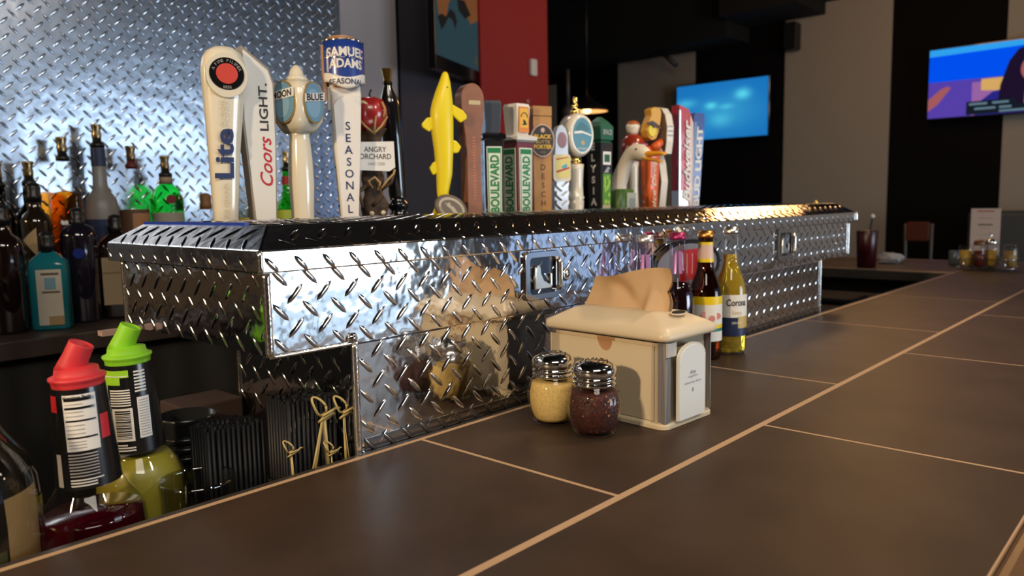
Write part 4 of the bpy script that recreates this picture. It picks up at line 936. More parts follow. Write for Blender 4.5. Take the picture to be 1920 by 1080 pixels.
# ================================================================ BEHIND THE BAR (well items)
WZ = -.172
def mixer(label, x, y, capm, liq, band, tilt, level, lab_ang, name):
    t = thing(name, label, 'mixer bottle', (x, y, WZ), 0, 'mixer bottles in the bar well')
    t.rotation_euler = (0, tilt, 0)
    P = [(.001, .002), (.042, 0), (.0475, .005), (.0485, .02), (.0485, .150), (.0475, .165), (.042, .180), (.0335, .192), (.0300, .200), (.0285, .22), (.0262, .262), (.0238, .296), (.0232, .306)]
    Pr = prof_r(P)
    bm = B(); lathe(bm, P, n=48); obj('bottle_glass', bm, GLASSC, t)
    bm = B(); lathe(bm, [(max(r - .002, .001), max(z, .004)) for r, z in P if z < level] + [(max(Pr(level) - .002, .001), level), (.001, level)], n=40); obj('liquid', bm, liq, t)
    bm = B(); C0 = (0, 0, 0); o2, o3 = .0009, .0013
    lo_, hi_ = .200, .298
    patch(bm, cyl(C0, Pr, lab_ang, 0, .0005), -pi * .030, pi * .030, lo_, hi_, 40, 6, 0)
    if name == 'red_mixer_bottle':
        m_ = lambda z: cyl(C0, Pr, lab_ang, z, o2)
        patch(bm, m_(0), -.013, .016, .238, .293, 8, 6, 1)
        for z, h in ((.287, .003), (.279, .0022), (.267, .0016), (.2505, .0016)): patch(bm, cyl(C0, Pr, lab_ang, 0, o3), -.0115, .0145, z, z + h, 8, 1, 0)
        text(bm, 'Nutrition Facts', cyl(C0, Pr, lab_ang, .2905, o3), width=.024, height=.0032, mi=0, bold=.02)
        for z in (.2835, .276, .272, .263, .259, .255, .247, .244, .241): patch(bm, cyl(C0, Pr, lab_ang, 0, o3), -.011, .004, z, z + .0009, 5, 1, 3)
        for k in range(8): patch(bm, m_(0), -.013, .013, .213 + k * .003, .2142 + k * .003, 8, 1, 3)
        for k in range(3): patch(bm, m_(0), -.013, .010 + .006 * (k == 2), .2035 + k * .0028, .2049 + k * .0028, 8, 1, 1)
        patch(bm, m_(0), .018, .028, .246, .270, 6, 2, 2); patch(bm, m_(0), -.030, -.020, .276, .292, 6, 2, 2)
        patch(bm, m_(0), -.027, -.021, .203, .235, 4, 3, 3)
    else:
        m_ = lambda z: cyl(C0, Pr, lab_ang, z, o2)
        patch(bm, m_(0), -.018, .004, .214, .251, 8, 5, 1); patch(bm, m_(0), .009, .022, .216, .262, 5, 5, 1)
        rn = random.Random(4); z = .217
        while z < .247:
            h = rn.choice((.0006, .0010, .0015)); patch(bm, cyl(C0, Pr, lab_ang, 0, o3), -.0145, .0015, z, z + h, 6, 1, 0); z += h + rn.choice((.0006, .0010))
        for k in range(14): patch(bm, cyl(C0, Pr, lab_ang, 0, o3), .0105, .0205, .219 + k * .003, .2200 + k * .003, 5, 1, 3)
        for k in range(7): patch(bm, m_(0), -.019, .003, .2535 + k * .0028, .2550 + k * .0028, 8, 1, 1); patch(bm, m_(0), .008, .020, .268 + k * .0036, .2698 + k * .0036, 5, 1, 1)
        for k in range(3): patch(bm, m_(0), -.018, .004 - .008 * (k == 2), .2030 + k * .003, .2046 + k * .003, 8, 1, 1)
        patch(bm, m_(0), -.026, .003, .285, .293, 10, 2, 2); patch(bm, m_(0), -.027, -.006, .277, .2852, 8, 2, 2); patch(bm, m_(0), -.028, -.022, .264, .278, 3, 1, 2); patch(bm, cyl(C0, Pr, lab_ang, 0, o3), -.024, .002, .2862, .2872, 8, 1, 1)
    obj('wrap_label', bm, [M('label_black_film', (.008, .008, .009), .25, coat=.3), M('label_print_white', (.75, .73, .70), .5), M('label_accent_' + name, band, .4), M('label_print_grey', (.38, .36, .36), .5)], t)
    bm = B(); z = .304
    lathe(bm, [(.0240, z - .010), (.0235, z - .004), (.0240, z - .001), (.0258, z + .001), (.0258, z + .003), (.0225, z + .004), (.0205, z + .006), (.0195, z + .011), (.009, z + .013)], n=32, sy=1)
    # slanted pour spout leaning to the camera's right
    d = V(.42, -.30, 1.0).normalized(); s0 = V(-.006, .004, z + .006)
    a_ = V(1, 0, -.4).normalized(); b_ = d.cross(a_).normalized(); a_ = b_.cross(d)
    secs = []
    for k, (r, h) in enumerate(((.0140, 0), (.0132, .008), (.0122, .018), (.0118, .031), (.0116, .0322), (.0098, .0322), (.0098, .022))):
        secs.append([s0 + d * h + a_ * (r * cos(q)) + b_ * (r * .9 * sin(q)) for q in [2 * pi * i / 24 for i in range(24)]])
    loft(bm, secs)
    obj('pour_cap', bm, capm, t)
mixer('tall bottle with a red slanted pour cap and black nutrition label, dark red syrup below', .279, .090, M('red_rubber', (.62, .035, .045), .5), M('grenadine', (.035, .001, .004), .08, coat=.6), (.55, .02, .03), radians(-2), .168, facing(.27, .09) - .1, 'red_mixer_bottle')
mixer('bottle of yellow lime mixer with a green slanted pour cap and barcode label', .357, .167, M('green_rubber', (.25, .62, .02), .5), M('lime_juice', (.34, .30, .035), .35, coat=.6), (.30, .60, .02), radians(-2), .190, facing(.34, .115) - .15, 'lime_mixer_bottle')
# big clear jug at the left edge
t = thing('liquor_jug', 'big clear glass jug with a tan and green label at the left edge', 'jug', (.150, .088, WZ))
P = [(.001, .003), (.068, 0), (.0745, .006), (.076, .02), (.0765, .21), (.0745, .230), (.066, .250), (.052, .270), (.040, .295), (.030, .33), (.022, .37), (.019, .40)]
bm = B(); lathe(bm, P, n=48); obj('jug_glass', bm, GLASSC, t)
bm = B(); lathe(bm, [(r - .0035, z + .004) for r, z in P[1:-2]] , n=48, caps=False); obj('jug_inner_glass', bm, glass_thin('inner_glass', (.80, .78, .72)), t)
bm = B(); Pr = prof_r(P); a0 = facing(.158, .088)
patch(bm, cyl((0, 0, 0), Pr, a0 + .97, 0, -.004), -.0245, .0245, .03, .222, 10, 8, 0); patch(bm, cyl((0, 0, 0), Pr, a0 + .2, 0, -.004), -.030, .032, .03, .178, 12, 2, 1)
obj('label_band', bm, [M('kraft_label', (.55, .36, .17), .6, mottle=(.48, .30, .13), scale=20), M('green_label', (.06, .12, .03), .6, mottle=(.10, .09, .03), scale=20)], t)
# drinking glass rim
bm = B(); Pg = [(.001, .004), (.030, 0), (.033, .003), (.0395, .166), (.0402, .170), (.0395, .174), (.0378, .174), (.0370, .170), (.0318, .008), (.001, .007)]
lathe(bm, Pg, cx=.378, cy=.082, z=WZ, n=48); tag(obj('drinking_glass', bm, glass_thin('thick_glass', (.88, .88, .86), .03, 2.3)), 'empty clear glass tumbler in front of the lime mixer, only its rim showing', 'glass')
# black straws bundles, cup, box, cloth
m_straw = M('black_plastic_straw', (.006, .006, .0075), .45, spec=.25)
def straws(x0, x1, y0, y1, z1, seed, label):
    bm = B(); rn = random.Random(seed); s = .0062; y = y0
    while y < y1:
        x = x0
        while x < x1:
            edge = x < x0 + s or x > x1 - 2 * s or y < y0 + s or y > y1 - 2 * s
            zz = z1 - rn.uniform(0, .006) - .004 * ((x - x0) / (x1 - x0))
            lathe(bm, [(.0028, WZ if edge else z1 - .03), (.0028, zz), (.0020, zz), (.0018, zz - .004)], cx=x + rn.uniform(-.0004, .0004), cy=y, n=8)
            x += s
        y += s
    o = obj('drinking_straws', bm, m_straw); tag(o, label, 'straws', None, 'stuff')
straws(.476, .540, .052, .100, .074, 1, 'taller bundle of black straws packed against the metal box')
straws(.400, .472, .098, .140, .050, 2, 'shorter bundle of black straws left of the taller bundle')
bm = B(); box(bm, .4705, .4735, .046, .106, WZ, -.03); box(bm, .5435, .5465, .046, .106, WZ, -.03); box(bm, .4705, .5465, .045, .048, WZ, -.03); box(bm, .4705, .5465, .104, .107, WZ, -.03); obj_c = obj('straw_caddy', bm, m_base, bevel=.003); tag(obj_c, 'low black plastic caddy that holds the taller straw bundle', 'caddy')
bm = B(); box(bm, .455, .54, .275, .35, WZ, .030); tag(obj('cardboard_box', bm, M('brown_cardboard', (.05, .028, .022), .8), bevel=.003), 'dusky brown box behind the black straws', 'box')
bm = B(); lathe(bm, [(.025, 0), (.034, .20), (.036, .205), (.033, .205), (.024, .01), (.001, .01)], cx=.440, cy=.235, z=WZ, n=36)
for k in range(3): lathe(bm, [(.0350, .15 + k * .012), (.0362, .155 + k * .012), (.0350, .158 + k * .012)], cx=.440, cy=.235, z=WZ, n=36)
tag(obj('black_cup', bm, M('black_cup_plastic', (.012, .013, .014), .25)), 'black ridged plastic cup between lime mixer and straws', 'cup')
bm = B(); box(bm, .409, .432, .156, .160, WZ, -.004)
tag(obj('patterned_card', bm, M('patterned_paper', (.45, .38, .33), .6, mottle=(.03, .02, .02), scale=110, lo=.47, hi=.53, detail=1)), 'small black and cream patterned card low behind the tumbler rim', 'card')
# bamboo knot picks
bamb = M('bamboo', (.55, .42, .17), .5, mottle=(.42, .31, .11), scale=60)
def pick(x, y, z, base, lean, sc, label, r=.0026, legs=((-.022, -.006),)):
    t = thing('bamboo_pick', label, 'cocktail pick', (x, y, z), 0, 'knotted bamboo picks beside the straws')
    bm = B(); tube(bm, [(0, 0, 0), (lean * .5, 0, -base * .5), (lean, 0, -base)], [r, r * 1.1, r * .9], 8)
    for dx, dy in legs: tube(bm, [(-.002, -.001, 0), (dx, dy, -base * .9)], r * .5, 6)
    obj('stick', bm, bamb, t)
    bm = B(); q = []
    for i in range(25):
        a = 2 * pi * i / 24; q.append((-.006 * sc + .009 * sc * cos(a + .6), -.003 * cos(a * 2), .013 * sc + .012 * sc * sin(a)))
    tube(bm, q, .0016 * sc, 6)
    q = []
    for i in range(33):
        a = 4 * pi * i / 32; q.append((.004 * sc + (.011 * sc) * cos(a) * (.7 + .3 * i / 32), -.004 * sin(a), -.002 * sc + .0045 * sc * sin(a + .7)))
    tube(bm, q, .0017 * sc, 6)
    tube(bm, [(-.004, -.004, .002), (.006, -.006, .006 * sc), (.016 * sc, -.004, .008 * sc), (.022 * sc, -.002, .006 * sc)], .0017 * sc, 6)
    obj('knot', bm, bamb, t)
pick(.5145, .038, .048, .09, .004, 1.0, 'tallest knotted bamboo pick, with thin legs splayed to its left', legs=((-.028, -.006), (-.020, -.002)))
pick(.5380, .030, .048, .085, .000, .9, 'knotted bamboo pick right against the metal corner', r=.0014, legs=((.004, -.004), (-.004, -.004)))
pick(.4700, .040, .014, .05, .002, .62, 'shortest knotted bamboo pick, standing apart on the left', r=.0014, legs=())
pick(.5200, .034, .003, .05, .002, .62, 'low thin bamboo pick half hidden between the two taller picks', r=.0009, legs=())

# ================================================================ BACK BAR AND LIQUOR
BZ = .03
bm = B(); box(bm, -1.5, 1.75, 1.09, 1.44, -.01, BZ, 0); box(bm, -1.5, 1.72, 1.12, 1.44, FLOOR, -.01, 1)
tag(obj('back_bar', bm, [M('back_bar_top', (.05, .035, .03), .4), m_base], bevel=.003), 'dark back bar counter carrying the liquor bottles', 'counter')
bm = B(); box(bm, -1.5, 1.6, 1.338, 1.44, BZ, .12)
tag(obj('bottle_riser', bm, M('riser_brown', (.15, .095, .055), .5), bevel=.002), 'raised step on the back bar under the rear row of liquor bottles', 'shelf')
pour_m = M('pourer_brass', (.62, .48, .26), .22, 1)
def liquor(name, label, x, y, z, P, gm, neck=None, e=2.0, sy=1.0, rz=None, pourer=True, capmat=None, extras=None, liq=None):
    t = thing(name, label, 'liquor bottle', (x, y, z), facing(x, y) + pi / 2 if rz is None else rz, 'liquor bottles on the back bar')
    bm = B(); lathe(bm, P, n=36, e=e, sy=sy); obj('bottle_glass', bm, gm, t)
    zt = P[-1][1]; rt = P[-1][0]
    if liq:
        bm = B(); lathe(bm, [(max(r - .003, .001), max(h, .005)) for r, h in P if h < liq[1]] + [(.001, liq[1])], n=30, e=e, sy=sy); obj('liquor', bm, liq[0], t)
    if pourer:
        bm = B(); lathe(bm, [(rt + .001, zt - .004), (rt + .0015, zt + .006), (.011, zt + .010), (.010, zt + .016)], n=20); obj('collar', bm, neck or BLACK, t)
        bm = B(); lathe(bm, [(.0095, zt + .014), (.0105, zt + .020), (.0115, zt + .030), (.0095, zt + .038), (.0125, zt + .050), (.0125, zt + .054), (.010, zt + .054), (.008, zt + .045)], n=20); obj('pourer', bm, pour_m, t)
    elif capmat:
        bm = B(); lathe(bm, [(rt + .002, zt - .014), (rt + .003, zt + .002), (.014, zt + .006), (.016, zt + .018), (.013, zt + .028), (.004, zt + .032)], n=24); obj('stopper', bm, capmat, t)
    if extras:
        bm = B(); ms = extras(bm, P, sy); obj('label_band', bm, ms, t)
    return t
def rect_label(items, mats):
    def f(bm, P, sy):
        Pr = prof_r(P)
        for (u0, u1, z0, z1, mi, o) in items:
            if sy < .99:
                r = Pr((z0 + z1) / 2) * sy + .0012 + o
                box(bm, u0, u1, -r - .0006, -r, z0, z1, mi)
            else: patch(bm, cyl((0, 0, 0), Pr, -pi / 2, 0, .0012 + o), u0, u1, z0, z1, 12, 3, mi)
        return mats
    return f
R = 1.385; RZ = .12
dkg = glass('dark_bottle_glass', (.02, .02, .012), 1.5); clr = GLASSC
def shape(r, hb, hs, hn, rn=.015): return [(.001, .003), (r * .9, 0), (r, .006), (r, hb), (r * .86, hb + (hs - hb) * .45), (r * .45, hs - .008), (rn, hs + .012), (rn * .92, hn)]
liquor('dark_liquor_bottle', 'dark bottle with a brass pourer at the far left edge of the upper shelf', .552, R, RZ, shape(.029, .16, .20, .235), dkg)
liquor('dark_liquor_bottle', 'dark bottle with a brass pourer just left of the amber bottle', .618, R, RZ, shape(.031, .16, .20, .240), dkg)
liquor('amber_liquor_bottle', 'squarish clear bottle of amber liquor with a brass pourer', .694, R - .005, RZ, [(.001, .003), (.034, 0), (.038, .006), (.038, .215), (.036, .235), (.026, .255), (.015, .268), (.014, .300)], clr, e=3.5, liq=(glass_thin('amber_liquor', (.92, .50, .10), .05), .225))
liquor('frosted_vodka_bottle', 'tallest frosted grey bottle with a navy neck and blue label', .775, R - .01, RZ, shape(.040, .18, .235, .335, .0165), M('frosted_glass', (.60, .58, .56), .4, trans=.6), neck=BLACK,
       extras=lambda bm, P, sy: ([patch(bm, cyl((0, 0, 0), prof_r(P), -pi / 2, 0, .0012), -pi * .0155, pi * .0155, .285, .33, 24, 2, 0), patch(bm, cyl((0, 0, 0), prof_r(P), -pi / 2, 0, .0012), -.05, .06, .095, .152, 16, 3, 0), patch(bm, cyl((0, 0, 0), prof_r(P), -pi / 2, 0, .002), .014, .030, .105, .145, 4, 2, 1)], [M('vodka_navy', (.03, .05, .12), .35), M('vodka_orange', (.80, .35, .05), .4)])[1])
liquor('clear_liquor_bottle', 'clear bottle with a dark red collar and copper brown label', .857, R - .005, RZ, shape(.037, .17, .215, .285), clr, neck=M('collar_red', (.16, .03, .03), .5),
       extras=rect_label([(-.045, .045, .05, .175, 0, 0), (-.005, .040, .07, .165, 1, .0008)], [M('label_brown', (.14, .07, .04), .5), M('label_copper', (.50, .24, .11), .45)]))
liquor('green_gin_bottle', 'bright green bottle with a dark red seal and brass pourer', .938, R - .02, RZ, [(.001, .003), (.036, 0), (.040, .006), (.041, .19), (.040, .200), (.032, .225), (.017, .240), (.0155, .262)], glass_thin('green_glass', (.12, .80, .22), .04), neck=BLACK,
       extras=lambda bm, P, sy: ([patch(bm, cyl((0, 0, 0), prof_r(P), -pi / 2, 0, .0012), -.045, .045, .07, .165, 14, 2, 0), prism(bm, ell(.010, .200, .012, .012, 18), (0, -.042, 0), UX, UZ, NF, .002, 1), lathe(bm, [(.017, .241), (.0165, .262)], n=20, mi=2)], [M('gin_label', (.42, .40, .34), .5), M('seal_red', (.22, .02, .03), .4), M('neck_tan', (.45, .33, .25), .5)])[2 - 1])
liquor('stoppered_bottle', 'clear bottle closed with a brown wooden stopper, left of the Lite handle', 1.045, R - .02, RZ - .06, shape(.042, .18, .215, .245), clr, pourer=False, capmat=M('cork_brown', (.30, .13, .05), .5))
liquor('clear_liquor_bottle', 'clear bottle with a yellow band seen between the Lite and Coors handles', 1.185, R - .02, RZ, shape(.042, .18, .24, .29), clr, extras=rect_label([(-.05, .05, .13, .145, 0, 0), (-.05, .05, .07, .13, 1, 0)], [M('band_yellow', (.80, .58, .05), .4), M('band_brown', (.12, .06, .03), .5)]))
liquor('green_liquor_bottle', 'green bottle with a red neck and yellow label, seen right of the Coors handle', 1.300, R - .03, RZ, shape(.043, .15, .21, .285), glass_thin('green_glass2', (.15, .75, .12), .04), neck=BLACK,
       extras=rect_label([(-.05, .05, .10, .165, 0, 0), (-.05, .05, .02, .10, 1, 0), (-.04, .04, .24, .265, 2, 0)], [M('lime_label', (.50, .62, .05), .4), M('label_orange', (.60, .30, .05), .5), m_tred]))
# lower row
F = 1.255
liquor('blue_gin_bottle', 'pale blue glass gin bottle with a tall cream label on the lower shelf', .592, F - .045, BZ, [(.001, .003), (.036, 0), (.039, .005), (.039, .142), (.036, .154), (.022, .168), (.014, .174), (.013, .188)], M('blue_glass', (.02, .30, .38), .12, trans=.35, ior=1.45), e=5, sy=.75, rz=radians(-30), pourer=False, capmat=BLACK,
       extras=rect_label([(-.020, .030, .012, .136, 0, 0), (-.004, .018, .092, .118, 1, .001), (.0, .030, .012, .032, 2, .001), (-.010, .025, .084, .088, 3, .001), (-.010, .025, .124, .129, 3, .001)], [M('gin_cream', (.62, .58, .50), .5), M('gin_blue_oval', (.20, .38, .48), .4), M('gin_tan', (.40, .27, .14), .5), M('gin_ink', (.15, .10, .08), .5)]))
liquor('whiskey_bottle', 'dark bottle with a large cream label, just left of the tool box corner', .765, F + .02, BZ, [(.001, .003), (.036, 0), (.040, .006), (.040, .175), (.036, .190), (.018, .205), (.015, .212), (.014, .222)], M('black_glass', (.012, .006, .006), .08, coat=1), e=4, sy=.8, rz=radians(-22), pourer=False, capmat=BLACK,
       extras=rect_label([(-.034, .032, .035, .150, 0, 0), (-.034, .032, .112, .114, 1, .001), (.008, .018, .080, .092, 1, .001)], [M('whiskey_cream', (.48, .36, .22), .55), M('whiskey_ink', (.25, .17, .10), .5)]))
liquor('dark_blue_bottle', 'dark bottle with a round blue seal between the blue gin and the cream label', .680, F + .02, BZ, [(.001, .003), (.036, 0), (.039, .006), (.039, .205), (.033, .225), (.018, .232), (.015, .240)], M('smoke_glass', (.012, .010, .020), .08, coat=1), pourer=False, capmat=BLACK,
       extras=lambda bm, P, sy: ([prism(bm, ell(-.002, .165, .012, .012, 20), (0, -.0395, 0), UX, UZ, NF, .002, 0)], [M('seal_blue', (.01, .03, .25), .3)])[1])
liquor('slanted_label_bottle', 'dark bottle with a slanted cream label above the blue gin bottle', .600, F + .045, BZ, shape(.032, .24, .275, .30), M('brown_black_glass', (.02, .012, .006), .1, coat=1), pourer=False, capmat=BLACK,
       extras=lambda bm, P, sy: ([patch(bm, (lambda a, b: cyl((0, 0, 0), .032, -pi / 2, 0, .0015)(-.030 + .030 * a, .20 + a * (b * .068 - .04))), 0.01, 1, 0, 1, 8, 3, 0)], [M('slant_cream', (.50, .36, .20), .5)])[1])
liquor('dark_liquor_bottle', 'black bottle standing low at the far left edge of the photo', .512, F - .03, BZ, shape(.036, .19, .225, .25), M('black_glass', (.012, .006, .006), .08), pourer=False, capmat=BLACK)

# ================================================================ FAR COUNTER ITEMS
bm = B(); lathe(bm, [(.001, .003), (.030, 0), (.036, .004), (.042, .15), (.041, .152), (.039, .150), (.034, .008), (.001, .008)], n=40)
t = thing('red_tumbler', 'dark red plastic tumbler with a straw on the far counter', 'tumbler', (3.365, .338, 0))
obj('cup_body', bm, M('red_tumbler_plastic', (.045, .002, .005), .3), t)
bm = B(); tube(bm, [(-.02, 0, .02), (.0, -.005, .12), (.020, -.012, .205)], .003, 8); lathe(bm, [(.001, 0), (.008, .004), (.009, .012), (.004, .018)], cx=.021, cy=-.012, z=.202, n=12, mi=1)
obj('straw', bm, [BLACK, M('straw_white', (.8, .8, .8), .4, emit=.0)], t)
bm = B(); rn = random.Random(2)
bmesh.ops.create_icosphere(bm, subdivisions=3, radius=.034)
for v in bm.verts:
    v.co *= 1 + .28 * sin(v.co.x * 150 + v.co.z * 90) * .5 + rn.uniform(-.12, .12); v.co.z = max(v.co.z * .75, -.02) + .02
    v.co.y *= 1.5; v.co += V(3.62, .318, 0)
tag(obj('crumpled_napkin', bm, M('crumpled_paper', (.62, .60, .62), .8)), 'crumpled white napkin behind the red tumbler', 'napkin')
# menu card
t = thing('menu_card', 'upright white printed menu card on the far counter corner', 'menu card', (3.60, -.035, 0))
bm = B(); mc = lambda o: plane((-.001 - o, 0, 0), (0, -1, 0), (0, 0, 1))
box(bm, -.001, .001, -.056, .048, .045, .236, 0)
for z, w, h, mi in ((.222, .060, .006, 1), (.196, .050, .004, 2), (.168, .052, .006, 3), (.155, .036, .003, 2), (.13, .06, .002, 2), (.11, .05, .002, 2)):
    patch(bm, mc(.0006), -w / 2 + .004, w / 2 + .004, z, z + h, 2, 1, mi)
obj('card', bm, [M('card_pinkish', (.62, .52, .50), .6), M('menu_red', (.45, .15, .13), .5), M('menu_light_grey', (.45, .40, .38), .5), M('menu_dark', (.16, .14, .13), .5)], t)
bm = B(); prism(bm, [(-.03, 0), (.03, 0), (.008, .05), (-.008, .05)], (-.0, .046, 0), (1, 0, 0), UZ, (0, -1, 0), .10); obj('card_stand', bm, BLACK, t)
# condiment caddy and jars
t = thing('condiment_caddy', 'small wire condiment caddy in front of the menu card', 'caddy', (3.475, -.075, 0))
bm = B(); 
for z in (.012, .045): tube(bm, [(x, y, z) for x, y in rrect(-.055, -.10, .055, .10, .02)] + [(.035, -.10, z)], .0018, 6)
for x, y in ((-.055, -.07), (.055, -.07), (-.055, .07), (.055, .07)): tube(bm, [(x, y, .0), (x, y, .045)], .0018, 6)
tube(bm, [(0, -.0, .012), (0, 0, .12), (0, -.012, .135), (0, 0, .15), (0, .012, .135), (0, 0, .12)], .002, 6)
for k in range(-3, 4): tube(bm, [(-.055, k * .03, .010), (.055, k * .03, .010)], .0015, 6)
obj('wire_frame', bm, CHROME, t)
def jar(name, label, x, y, r, h, fill, cap=None, z=.013):
    t = thing(name, label, 'condiment jar', (x, y, z), 0, 'condiments in the far caddy')
    bm = B(); lathe(bm, [(.001, .002), (r * .9, 0), (r, .004), (r, h * .8), (r * .85, h)], n=24); obj('jar_glass', bm, GLASSC, t)
    bm = B(); lathe(bm, [(.001, .003), (r * .88, .003), (r * .88, h * .72), (.001, h * .72)], n=20); obj('contents', bm, fill, t)
    if cap: bm = B(); lathe(bm, [(r * .88, h - .002), (r * .95, h), (r * .9, h + .012), (r * .5, h + .018), (.001, h + .019)], n=24); obj('cap', bm, cap, t)
yel = M('mustard_yellow', (.55, .34, .05), .5); ktc = M('ketchup_red', (.11, .012, .006), .35)
jar('condiment_jar', 'low glass of yellow packets at the left of the caddy', 3.475, .000, .024, .085, yel)
jar('condiment_jar', 'dark red sauce bottle with a brown top in the caddy', 3.470, -.048, .022, .085, ktc, M('brown_cap', (.16, .06, .02), .35))
jar('condiment_jar', 'shiny lidded mustard jar in the caddy', 3.500, -.082, .022, .088, yel, CHROME)
jar('condiment_jar', 'tall glass of brown mustard at the right of the caddy', 3.480, -.150, .024, .086, M('brown_mustard', (.30, .19, .05), .5))
bm = B(); lathe(bm, [(.001, .003), (.018, 0), (.022, .004), (.022, .06), (.020, .062)], cx=3.64, cy=.075, n=24); tag(obj('grey_shot_glass', bm, M('smoked_glass', (.10, .13, .15), .2)), 'small smoky grey glass left of the condiment caddy', 'glass')

# ================================================================ DINING ROOM BEYOND
# chair
t = thing('bar_chair', 'chair with an orange brown wooden back beyond the far counter', 'chair', (5.2, .62, FLOOR), radians(-6))
oz = -FLOOR; wd = M('chair_wood', (.075, .012, .004), .5)
bm = B(); secs = []
prism(bm, rrect(-.060, 1.085, .070, 1.20, .012), (-.015, 0, 0), (0, 1, 0), UZ, (1, 0, 0), .018); obj('backrest', bm, wd, t, bevel=.003)
for s, y in (('l', -.072), ('r', .082)):
    bm = B(); tube(bm, [(0, y, 1.19), (0, y * .96, 1.0), (.01, y * .92, .7), (-.03, y * 1.5, 0)], .010, 10); obj('leg', bm, M('dull_dark_steel', (.07, .065, .065), .5, .3), t)
    bm = B(); tube(bm, [(.26, y * 1.0, .70), (.30, y * 1.6, 0)], .010, 10); obj('leg', bm, STEEL, t)
bm = B(); prism(bm, rrect(-.02, -.11, .30, .12, .04), (0, 0, .70), (1, 0, 0), (0, 1, 0), UZ, .03); obj('seat', bm, wd, t, bevel=.005)
# booth at the far right
bm = B(); box(bm, 6.0, 6.5, -.7, .62, FLOOR, -.25, 0); box(bm, 6.40, 6.58, -.7, .62, -.25, .17, 1)
tag(obj('booth_seat', bm, [M('booth_base', (.03, .02, .015), .5), M('booth_blue_grey', (.035, .045, .055), .5)], bevel=.03), 'dark blue grey booth bench at the far right edge', 'booth')
bm = B(); box(bm, 5.4, 5.9, -.8, .50, -.28, -.25); box(bm, 5.6, 5.7, -.2, -.1, FLOOR, -.28); tag(obj('dining_table', bm, M('table_brown', (.12, .085, .06), .4)), 'brown dining table in front of the booth', 'table')
# televisions
def tv(name, label, c, w, h, rz, screen_fn, low=.014):
    t = thing(name, label, 'television', c, rz)
    bm = B(); box(bm, -w / 2 - .006, w / 2 + .012, .002, .045, -h / 2 - low, h / 2 + .012); obj('housing', bm, BLACKG, t, bevel=.004)
    bm = B(); ms = screen_fn(bm, w, h); obj('screen', bm, ms, t)
    bm = B(); box(bm, -.10, .10, .05, .07, -.1, .1); tube(bm, [(0, .06, 0), (.0, .16, .05)], .02, 8); obj('wall_mount', bm, BLACK, t)
    return t
def emit(name, c, s=1.0):
    if name in MATS: return MATS[name]
    m = bpy.data.materials.new(name); m.use_nodes = True; nt = m.node_tree; nt.nodes.clear()
    o = nt.nodes.new('ShaderNodeOutputMaterial'); e_ = nt.nodes.new('ShaderNodeEmission'); e_.inputs[0].default_value = (*c, 1); e_.inputs[1].default_value = s
    nt.links.new(e_.outputs[0], o.inputs[0]); MATS[name] = m; return m
def scr_underwater(bm, w, h):
    patch(bm, plane((0, 0, 0), UX, UZ), -w / 2, w / 2, -h / 2, h / 2, 1, 1, 0)
    m = emit('screen_underwater', (.02, .25, .62)); nt = m.node_tree; e_ = nt.nodes['Emission']
    tc = nt.nodes.new('ShaderNodeTexCoord'); sep = nt.nodes.new('ShaderNodeSeparateXYZ'); nt.links.new(tc.outputs['Object'], sep.inputs[0])
    acc = None
    for cx, cz, rx, rz_, s in ((.22, .13, .07, .045, .9), (-.10, .05, .055, .03, .8), (-.37, .09, .10, .04, .5), (.06, .03, .07, .025, .4), (.0, -.09, .10, .06, .35), (-.30, -.20, .10, .05, .35), (.05, -.02, .32, .16, .25)):
        def node(op, a, b):
            q = nt.nodes.new('ShaderNodeMath'); q.operation = op
            for i, v in enumerate((a, b)):
                if isinstance(v, (int, float)): q.inputs[i].default_value = v
                elif v is not None: nt.links.new(v, q.inputs[i])
            return q.outputs[0]
        dx = node('MULTIPLY', node('SUBTRACT', sep.outputs[0], cx), 1 / rx); dz = node('MULTIPLY', node('SUBTRACT', sep.outputs[2], cz), 1 / rz_)
        d2 = node('ADD', node('MULTIPLY', dx, dx), node('MULTIPLY', dz, dz)); gss = node('MULTIPLY', node('EXPONENT', node('MULTIPLY', d2, -1.0), None), s)
        acc = gss if acc is None else node('ADD', acc, gss)
    mx = nt.nodes.new('ShaderNodeMix'); mx.data_type = 'RGBA'; mx.inputs[6].default_value = (.010, .17, .50, 1); mx.inputs[7].default_value = (.10, .68, .85, 1)
    nt.links.new(acc, mx.inputs[0]); nt.links.new(mx.outputs[2], e_.inputs[0]); return [m]
